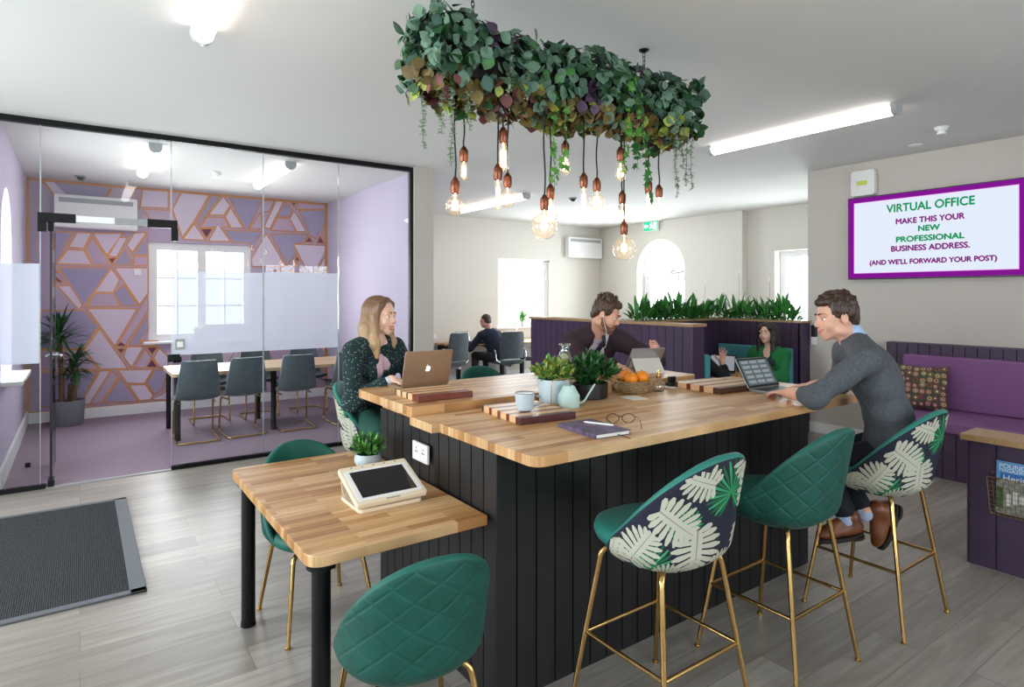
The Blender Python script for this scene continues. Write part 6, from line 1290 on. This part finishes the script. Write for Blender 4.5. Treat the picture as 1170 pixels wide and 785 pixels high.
hand(s, WL, (-.25, -.95, -.12), (0, 0, 1), (-.9, 0, 0), .28, .9); hand(s, WR, (.35, -.9, -.12), (0, 0, 1), (.9, 0, 0), .28, .9)
HL = hipc+lt*.08; HR = hipc-lt*.08; KL = V(1.56, 3.28, .83); KR = V(1.40, 3.27, .83); AL = V(1.54, 3.36, .42); AR = V(1.40, 3.40, .42); leg_prims(s, HL, KL, AL); leg_prims(s, HR, KR, AR)
wo = s.mesh('person', ['skin2', M.setdefault('rosy_lips', mat('rosy_lips', 'c07874', .45)), M.setdefault('fair_brow', mat('fair_brow', '8a6445', .7))], None, .0037); tag(wo, 'smiling woman with long fair hair in a speckled green cardigan at a gold laptop', 'person'); face_bits(wo, T, R, .96, teeth=True)
s = SDF(); torso_prims(s, P, ft, .17, g=.004, female=True, sh=(SL.lerp(nk, .3), SR.lerp(nk, .3))); s.e(T(0, 0, -.13), (.045, .05, .045), R, .02, 0, True); s.mesh('blouse', [mat('pale_pink_blouse', 'e3c3cf', .7, noise=.05, nscale=20)], wo, .006, noise=lambda x, y, z: .0025*np.sin(x*120+y*60))
s = SDF(); Rt = frame(nk-hipc, ft); torso_prims(s, P, ft, .17, g=.014, female=True, sh=(SL, SR)); arm_prims(s, SL, EL, WL, (.044, .044, .040), g=.012, to=.74, k=.03); arm_prims(s, SR, ER, WR, (.044, .044, .040), g=.012, to=.74, k=.03)
s.c(hipc+V(-.10, .02, -.05), hipc+V(-.11, -.02, .14), .095, .10, .06); s.c(hipc+V(.10, .02, -.05), hipc+V(.10, -.0, .14), .09, .09, .06)
for z0, z1, wd in ((1.36, 1.20, .050), (1.20, 1.0, .062), (1.0, .80, .07)): s.c(V(1.475, 3.545, z0)+ft*.15, V(1.465, 3.60, z1)+ft*.17, wd*1.25, wd*1.35, .01, 0, True)
s.e(nk+ft*.05+V(0, 0, .05), (.066, .075, .085), None, .02, 0, True); s.e(nk+V(0, 0, .09), (.062, .062, .07), None, .02, 0, True)
def cardigan_mat():
    m = mat('speckled_green_knit', '1b3436', .95, bump=.7, bscale=240); nt = m.node_tree; B = nt.nodes['Principled BSDF']; tc = nt.nodes.new('ShaderNodeTexCoord'); v = nt.nodes.new('ShaderNodeTexVoronoi'); v.inputs['Scale'].default_value = 70; nt.links.new(tc.outputs['Object'], v.inputs['Vector'])
    r = nt.nodes.new('ShaderNodeValToRGB'); r.color_ramp.elements[0].position = .16; r.color_ramp.elements[0].color = lin('8aa3a0'); r.color_ramp.elements[1].position = .26; r.color_ramp.elements[1].color = lin('162c30'); nt.links.new(v.outputs['Distance'], r.inputs[0]); nt.links.new(r.outputs[0], B.inputs['Base Color']); return m
s.mesh('cardigan', [cardigan_mat()], wo, .006, noise=lambda x, y, z: .0035*np.sin(z*40+6*np.sin(x*11+y*8)))
s = SDF(); s.c(ER.lerp(WR, .76), ER.lerp(WR, .90), .033, .032, .01); s.c(EL.lerp(WL, .76), EL.lerp(WL, .90), .033, .032, .01); s.mesh('cuffs', [mat('pale_blue_cuff', 'c3d3e2', .7)], wo, .005)
s = SDF(); s.e(hipc+V(0, 0, -.03), (.172, .125, .10), frame((0, 0, 1), ft), .05); leg_prims(s, HL, KL, AL, g=.014); leg_prims(s, HR, KR, AR, g=.014); s.mesh('trousers', [mat('bottle_green_trousers', '12463c', .85, noise=.1)], wo, .008)
shoe(wo, AL, (0, -1, 0), (0, 0, 1), M['blackp'], 'sole'); shoe(wo, AR, (0, -1, 0), (0, 0, 1), M['blackp'], 'sole')
s = SDF(); k_ = .96
for q in ((0, -.026, .052, .084, .090, .074), (0, -.055, .0, .082, .062, .10), (0, -.055, -.08, .085, .058, .11)): s.e(T(*q[:3]), q[3:], R, .03)
for sd in (-1, 1):
    s.path([T(sd*.012, .040, .104), T(sd*.056, .036, .074), T(sd*.076, .016, .0), T(sd*.080, .016, -.08), T(sd*.086, .030, -.17), T(sd*.080, .045, -.25)], [.014, .017, .019, .025, .030, .014], .02)
    s.path([T(sd*.05, -.05, .03), T(sd*.078, -.045, -.08), T(sd*.082, -.035, -.18), T(sd*.07, -.03, -.27)], [.04, .045, .042, .018], .03)
s.path([T(0, -.07, 0), T(0, -.085, -.12), T(0, -.08, -.25)], [.05, .055, .03], .03)
s.e(T(0, .085, -.03), (.058, .062, .082), R, .012, 0, True); s.e(T(0, .02, -.17), (.05, .075, .08), R, .02, 0, True)
def blond():
    m = hair_mat('fair_balayage_hair', '7a5a40'); nt = m.node_tree; B = nt.nodes['Principled BSDF']; tc = nt.nodes.new('ShaderNodeTexCoord'); sp = nt.nodes.new('ShaderNodeSeparateXYZ'); nt.links.new(tc.outputs['Object'], sp.inputs[0]); n = nt.nodes.new('ShaderNodeTexNoise'); mp = nt.nodes.new('ShaderNodeMapping'); mp.inputs['Scale'].default_value = (90, 90, 9); nt.links.new(tc.outputs['Object'], mp.inputs[0]); nt.links.new(mp.outputs[0], n.inputs['Vector']); n.inputs['Scale'].default_value = 1
    a = nt.nodes.new('ShaderNodeMath'); a.operation = 'MULTIPLY_ADD'; nt.links.new(n.outputs['Fac'], a.inputs[0]); a.inputs[1].default_value = .18; nt.links.new(sp.outputs[2], a.inputs[2]); mr = nt.nodes.new('ShaderNodeMapRange'); mr.inputs[1].default_value = 1.30; mr.inputs[2].default_value = 1.66; nt.links.new(a.outputs[0], mr.inputs[0])
    r = nt.nodes.new('ShaderNodeValToRGB'); r.color_ramp.elements[0].color = lin('c8a77c'); r.color_ramp.elements[1].color = lin('6a4a34'); nt.links.new(mr.outputs[0], r.inputs[0]); nt.links.new(r.outputs[0], B.inputs['Base Color']); return m
s.mesh('hair', [blond()], wo, .004, noise=strand(.0022, 330))

# ---------------------------------------------------------------- man in the dark jacket (behind the island)
hipc = V(3.32, 3.78, .85); ft = nrm((-.40, -.92, 0)); lt = V(.92, -.40, 0); nk = V(3.175, 3.36, 1.345); P = [hipc, V(3.28, 3.68, 1.0), V(3.20, 3.50, 1.17), nk]
SL = nk+lt*.19+V(.01, .03, -.075); SR = nk-lt*.19+V(.01, .03, -.075); WL = V(3.345, 2.99, 1.205); WR = V(3.02, 3.03, 1.125); EL = ik(SL, WL, .29, .25, (.9, .2, -.5)); ER = ik(SR, WR, .29, .25, (-.9, .1, -.6))
fh = nrm((.45, -.78, -.42)); up = nrm((.22, -.35, .9)); hc = V(3.115, 3.225, 1.482)
s = SDF(); T, R = head(s, hc, fh, up, 1.0, (0, 1, 2), True); s.c(T(0, -.03, -.06), nk+V(0, 0, -.03), .056, .062, .03); torso_prims(s, P, ft, .2, g=-.012, sh=(SL, SR)); arm_prims(s, SL, EL, WL); arm_prims(s, SR, ER, WR)
hand(s, WL, (-.1, -.25, .2), (.85, -.1, .1), (.0, -.3, .9), .5, thumb=.5); hand(s, WR, (.45, -.75, -.15), (0, 0, 1), (.8, .3, 0), .3)
HL = hipc+lt*.09; HR = hipc-lt*.09; KL = HL+V(-.10, -.36, -.02); KR = HR+V(-.10, -.36, -.02); AL = KL+V(.02, .10, -.40); AR = KR+V(.02, .10, -.40); leg_prims(s, HL, KL, AL); leg_prims(s, HR, KR, AR)
mj = s.mesh('person', ['skin', 'lips', 'brown_brow'], None, .0037); tag(mj, 'bearded man in a dark jacket with white earphones looking down at a tablet', 'person'); face_bits(mj, T, R, 1.0, down=1)
s = SDF(); s.e(T(0, .066, -.096), (.030, .027, .024), R, .02); 
for q in (-1, 1): s.path([T(q*.064, .005, -.03), T(q*.060, .02, -.065), T(q*.040, .055, -.092), T(0, .074, -.104)], [.010, .015, .018, .020], .015); s.path([T(q*.004, .098, -.050), T(q*.024, .090, -.058), T(q*.030, .078, -.085)], [.006, .008, .012], .01)
s.mesh('beard', [mat('stubble_beard', '7a5240', .9, noise=.3, nscale=120)], mj, .004, noise=hairnoise(.0015, 500))
s = SDF(); torso_prims(s, P, ft, .2, g=.004, sh=(SL.lerp(nk, .3), SR.lerp(nk, .3))); s.c(nk+V(0, 0, -.02), nk+V(-.01, -.02, .045), .070, .062, .02); s.mesh('shirt', [mat('pale_pink_shirt', 'dccfdc', .7, noise=.06, nscale=30)], mj, .006)
s = SDF(); torso_prims(s, P, ft, .2, g=.028, sh=(SL, SR)); arm_prims(s, SL, EL, WL, (.056, .052, .042), g=.014, to=.86, k=.04); arm_prims(s, SR, ER, WR, (.056, .052, .042), g=.014, to=.86, k=.04); s.c(nk+V(0, .03, -.02), nk+V(0, .025, .035), .072, .06, .03)
s.c(nk+ft*.13+V(0, 0, -.01), V(3.215, 3.50, 1.17)+ft*.19, .075, .088, .008, 0, True); s.c(V(3.215, 3.50, 1.17)+ft*.19, V(3.28, 3.66, .98)+ft*.18, .085, .05, .008, 0, True); s.e(nk+ft*.07+V(0, 0, .06), (.072, .08, .08), None, .015, 0, True)
s.mesh('jacket', [mat('dark_plum_tweed', '35242d', .9, noise=.2, nscale=120, bump=.3, bscale=300)], mj, .006, noise=lambda x, y, z: .003*np.sin(z*42+6*np.sin(x*10+y*9)))
s = SDF(); Rt = frame(nk-P[2], ft)
s.path([nk+ft*.062+V(0, 0, .0), nk+ft*.105+V(0, 0, -.06), P[2]+ft*.125], [.012, .014, .020], .01); s.mesh('tie', [mat('navy_tie', '1b2238', .6)], mj, .005)
s = SDF(); s.e(hipc+V(0, 0, -.03), (.172, .125, .10), frame((0, 0, 1), ft), .05); leg_prims(s, HL, KL, AL, g=.014); leg_prims(s, HR, KR, AR, g=.014); s.mesh('trousers', [mat('dark_trousers', '1c1c22', .9)], mj, .008)
shoe(mj, AL, ft, (0, 0, 1), M['blackp'], 'sole'); shoe(mj, AR, ft, (0, 0, 1), M['blackp'], 'sole')
b = MB(); ea = T(-.084, .008, -.012)
for q in (-1, 1): e = T(q*.084, .008, -.012); mid = nk+ft*.13+V(0, 0, -.10); b.ball(e, .008, 0, 10, 6); b.tube([e, e+V(0, 0, -.03), e.lerp(mid, .5)+ft*.035, mid], .0022, 6)
b.tube([nk+ft*.13+V(0, 0, -.10), P[2]+ft*.15, V(3.26, 3.6, 1.0)+ft*.16], .0022, 6); b.obj('earphones', 'paper', mj, smooth=True)
s = SDF()
for q in ((0, -.026, .052, .083, .090, .076), (0, -.06, .01, .078, .052, .072), (0, .03, .090, .064, .054, .034), (-.052, -.01, .035, .032, .058, .058), (.052, -.01, .035, .032, .058, .058), (0, -.07, -.035, .06, .035, .04)): s.e(T(*q[:3]), q[3:], R, .018)
for k in range(60):
    a = rr_.uniform(-PI, PI); e = rr_.uniform(.3, 1.5); p = Vector((.080*math.sin(a)*math.cos(e), -.026+.088*math.cos(a)*math.cos(e), .052+.078*math.sin(e))); d = (Vector((p.x, p.y+.02, p.z-.03)).normalized()+Vector((rr_.uniform(-.6, .6), rr_.uniform(-.2, .7), .3))).normalized(); s.c(T(*p), T(*(p+d*.024)), .011, .004, .007)
s.e(T(0, .10, -.032), (.085, .085, .076), R, .01, 0, True)
for q in (-1, 1): s.e(T(q*.085, -.002, -.03), (.03, .028, .034), R, .008, 0, True)
s.mesh('hair', [hair_mat('tousled_brown_hair', '46301f')], mj, .004, noise=hairnoise(.003, 260, 2))

# ---------------------------------------------------------------- woman in the green jacket (booth)
hipc = V(6.50, 4.02, .56); ft = nrm((-1, -.12, 0)); lt = V(.12, -1, 0).normalized(); nk = V(6.44, 4.02, 1.00); P = [hipc, V(6.49, 4.02, .70), V(6.46, 4.02, .86), nk]
SL = nk+lt*.17+V(0, 0, -.06); SR = nk-lt*.17+V(0, 0, -.06); WL = V(6.22, 3.98, .77); WR = V(6.20, 4.22, .78); EL = ik(SL, WL, .27, .24, (.3, -.7, -.9)); ER = ik(SR, WR, .27, .24, (.3, .7, -.9)); fh = nrm((-.97, -.08, -.03)); hc = V(6.40, 4.02, 1.185)
s = SDF(); T, R = head(s, hc, fh, (0, 0, 1), .98, (0, 1, 2), False); s.c(T(0, -.03, -.06), nk+V(0, 0, -.03), .044, .05, .03); torso_prims(s, P, ft, .17, g=-.012, female=True, sh=(SL, SR)); arm_prims(s, SL, EL, WL, (.044, .038, .024)); arm_prims(s, SR, ER, WR, (.044, .038, .024)); hand(s, WL, (-.7, .6, 0), (0, 0, 1), (.3, .5, 0), .3, .9); hand(s, WR, (-.7, -.6, 0), (0, 0, 1), (.3, -.5, 0), .3, .9)
leg_prims(s, hipc+lt*.08, V(6.10, 3.98, .52), V(6.12, 3.98, .12)); leg_prims(s, hipc-lt*.08, V(6.10, 4.14, .52), V(6.12, 4.14, .12))
gw = s.mesh('person', ['skin2', 'lips', 'brown_brow'], None, .0042); tag(gw, 'woman with dark hair in a green jacket sitting in the teal booth', 'person'); face_bits(gw, T, R, .98)
s = SDF(); torso_prims(s, P, ft, .17, g=.004, female=True, sh=(SL.lerp(nk, .4), SR.lerp(nk, .4))); s.e(nk+ft*.09+V(0, 0, .0), (.06, .06, .10), None, .02, 0, True); s.mesh('top', [mat('dark_teal_top', '14262c', .8)], gw, .008)
s = SDF(); torso_prims(s, P, ft, .17, g=.024, female=False, sh=(SL, SR)); arm_prims(s, SL, EL, WL, (.05, .047, .038), g=.012, to=.85, k=.04); arm_prims(s, SR, ER, WR, (.05, .047, .038), g=.012, to=.85, k=.04); s.c(nk+ft*.13+V(0, 0, .0), P[2]+ft*.19, .085, .095, .01, 0, True); s.c(P[2]+ft*.19, P[1]+ft*.17, .09, .04, .01, 0, True); s.e(nk+V(0, 0, .07), (.065, .065, .07), None, .015, 0, True)
s.mesh('jacket', [mat('emerald_jacket', '0f6b35', .85, noise=.12, nscale=60)], gw, .006, noise=lambda x, y, z: .003*np.sin(z*42+6*np.sin(x*10+y*9)))
s = SDF(); s.e(hipc+V(0, 0, -.03), (.17, .12, .09), frame((0, 0, 1), ft), .05); leg_prims(s, hipc+lt*.08, V(6.10, 3.98, .52), V(6.12, 3.98, .12), g=.012); leg_prims(s, hipc-lt*.08, V(6.10, 4.14, .52), V(6.12, 4.14, .12), g=.012); s.mesh('trousers', ['key'], gw, .010)
shoe(gw, V(6.12, 3.98, .125), (-1, 0, 0), (0, 0, 1), M['blackp'], 'sole'); shoe(gw, V(6.12, 4.14, .125), (-1, 0, 0), (0, 0, 1), M['blackp'], 'sole')
s = SDF()
for q in ((0, -.026, .052, .084, .090, .076), (0, -.055, -.02, .082, .062, .11)): s.e(T(*q[:3]), q[3:], R, .03)
for sd in (-1, 1): s.path([T(sd*.014, .05, .100), T(sd*.060, .045, .060), T(sd*.082, .015, .0), T(sd*.086, .015, -.09), T(sd*.09, .03, -.20)], [.018, .024, .028, .034, .022], .022); s.path([T(sd*.05, -.05, .03), T(sd*.078, -.045, -.08), T(sd*.082, -.035, -.22)], [.04, .045, .03], .03)
s.e(T(0, .088, -.03), (.060, .064, .085), R, .012, 0, True); s.mesh('hair', [hair_mat('very_dark_hair', '241714')], gw, .0055, noise=strand(.003, 300))

# ---------------------------------------------------------------- person mostly behind the purple partition, hand raised
hipc = V(5.60, 4.46, .56); ft = nrm((1, 0, 0)); lt = V(0, 1, 0); nk = V(5.60, 4.46, .98); P = [hipc, V(5.60, 4.46, .70), V(5.60, 4.46, .85), nk]; SL = nk+lt*.17+V(0, 0, -.06); SR = nk-lt*.17+V(0, 0, -.06); WR = V(5.815, 4.20, .875); WL = V(5.92, 4.5, .79); ER = V(5.83, 4.13, .66); EL = ik(SL, WL, .28, .24, (0, .7, -.9)); hc = V(5.63, 4.46, 1.14)
s = SDF(); T, R = head(s, hc, (1, .15, 0), (0, 0, 1), .98, (0, 1, 2), False); s.c(T(0, -.03, -.06), nk+V(0, 0, -.03), .05, .055, .03); torso_prims(s, P, ft, .17, g=-.012, sh=(SL, SR)); arm_prims(s, SL, EL, WL); arm_prims(s, SR, ER, WR); hand(s, WR, (.12, -.02, 1), (.70, .55, 0), (-.75, .6, 0), .06, 1.0, spread=.32, thumb=1.1); hand(s, WL, (1, -.1, 0), (0, 0, 1), (0, -1, 0), .3)
leg_prims(s, hipc+lt*.08, V(6.0, 4.54, .52), V(5.98, 4.54, .12)); leg_prims(s, hipc-lt*.08, V(6.0, 4.38, .52), V(5.98, 4.38, .12))
hp_ = s.mesh('person', ['skin', 'lips', 'brown_brow'], None, .005); tag(hp_, 'person in dark clothes behind the purple partition end, one hand raised', 'person'); face_bits(hp_, T, R, .98)
s = SDF(); torso_prims(s, P, ft, .17, g=.02, sh=(SL, SR)); arm_prims(s, SL, EL, WL, g=.012, to=.8); arm_prims(s, SR, ER, WR, g=.012, to=.72); s.mesh('jumper', [mat('black_jumper', '15161c', .9)], hp_, .008)
s = SDF(); s.e(hipc+V(0, 0, -.03), (.17, .12, .09), frame((0, 0, 1), ft), .05); leg_prims(s, hipc+lt*.08, V(6.0, 4.54, .52), V(5.98, 4.54, .12), g=.012); leg_prims(s, hipc-lt*.08, V(6.0, 4.38, .52), V(5.98, 4.38, .12), g=.012); s.mesh('trousers', ['key'], hp_, .010)
shoe(hp_, V(5.98, 4.54, .125), (1, 0, 0), (0, 0, 1), M['blackp'], 'sole'); shoe(hp_, V(5.98, 4.38, .125), (1, 0, 0), (0, 0, 1), M['blackp'], 'sole')
s = SDF()
for q in ((0, -.026, .05, .085, .09, .076), (0, -.055, -.01, .082, .06, .09)): s.e(T(*q[:3]), q[3:], R, .03)
s.e(T(0, .09, -.03), (.062, .066, .085), R, .012, 0, True); s.mesh('hair', [hair_mat('auburn_hair', '5a3020')], hp_, .006, noise=hairnoise(.003, 240))

# ---------------------------------------------------------------- man in navy at the back desk
hipc = V(5.88, 8.80, .56); ft = nrm((-.12, 1, 0)); lt = V(-1, -.12, 0); nk = V(5.84, 8.95, .99); P = [hipc, V(5.87, 8.84, .72), V(5.86, 8.89, .86), nk]; SL = nk+lt*.19+V(0, 0, -.07); SR = nk-lt*.19+V(0, 0, -.07); WL = V(5.56, 9.20, .79); WR = V(5.78, 9.26, .79); EL = ik(SL, WL, .29, .25, (-.7, 0, -.8)); ER = ik(SR, WR, .29, .25, (.8, 0, -.8)); hc = V(5.80, 9.02, 1.165)
s = SDF(); T, R = head(s, hc, (-.35, .9, -.25), (-.05, .2, 1), 1.0, (0, 1, 2), True); s.c(T(0, -.03, -.06), nk+V(0, 0, -.03), .055, .06, .03); torso_prims(s, P, ft, .2, g=-.012, sh=(SL, SR)); arm_prims(s, SL, EL, WL); arm_prims(s, SR, ER, WR); hand(s, WL, (.1, 1, 0), (0, 0, 1), (1, 0, 0), .3); hand(s, WR, (-.3, 1, 0), (0, 0, 1), (-1, 0, 0), .3)
LG = ((hipc+lt*.09, V(5.68, 9.16, .55), V(5.60, 9.05, .12)), (hipc-lt*.09, V(5.92, 9.2, .55), V(5.92, 9.15, .12)))
for l in LG: leg_prims(s, *l)
fm = s.mesh('person', ['skin', 'lips', 'brown_brow'], None, .006); tag(fm, 'man in a navy jumper seen from behind at the back desk', 'person'); face_bits(fm, T, R, 1.0)
s = SDF(); torso_prims(s, P, ft, .2, g=.018, sh=(SL, SR)); arm_prims(s, SL, EL, WL, g=.014, to=.85); arm_prims(s, SR, ER, WR, g=.014, to=.85); s.mesh('jumper', [mat('navy_jumper', '1c2238', .9)], fm, .009)
s = SDF(); s.c(nk+V(0, 0, .0), nk+V(-.01, .02, .045), .066, .06, .02); s.mesh('shirt_collar', ['paper'], fm, .007)
s = SDF(); s.e(hipc+V(0, 0, -.03), (.172, .125, .09), frame((0, 0, 1), ft), .05)
for l in LG: leg_prims(s, *l, g=.014)
s.mesh('trousers', ['key'], fm, .010)
for l in LG: shoe(fm, l[2], (-.1, 1, 0), (0, 0, 1), M['blackp'], 'sole')
s = SDF()
for q in ((0, -.026, .048, .081, .088, .074), (0, -.06, .0, .076, .05, .07)): s.e(T(*q[:3]), q[3:], R, .02)
s.e(T(0, .10, -.03), (.085, .088, .085), R, .01, 0, True); s.mesh('hair', [hair_mat('greying_brown_hair', '4a3b30')], fm, .006, noise=hairnoise(.002, 240))
b = MB()
for q in (-1, 1): b.tube([T(q*.031+.022*math.cos(a), .098, .002+.017*math.sin(a)) for a in [2*PI*i/16 for i in range(16)]], .0018, 6, closed=True); b.tube([T(q*.053, .098, .006), T(q*.078, .05, .006), T(q*.082, -.01, .0)], .0018, 6)
b.tube([T(-.009, .098, .006), T(.009, .098, .006)], .0018, 6); b.obj('glasses', 'blackp', fm)
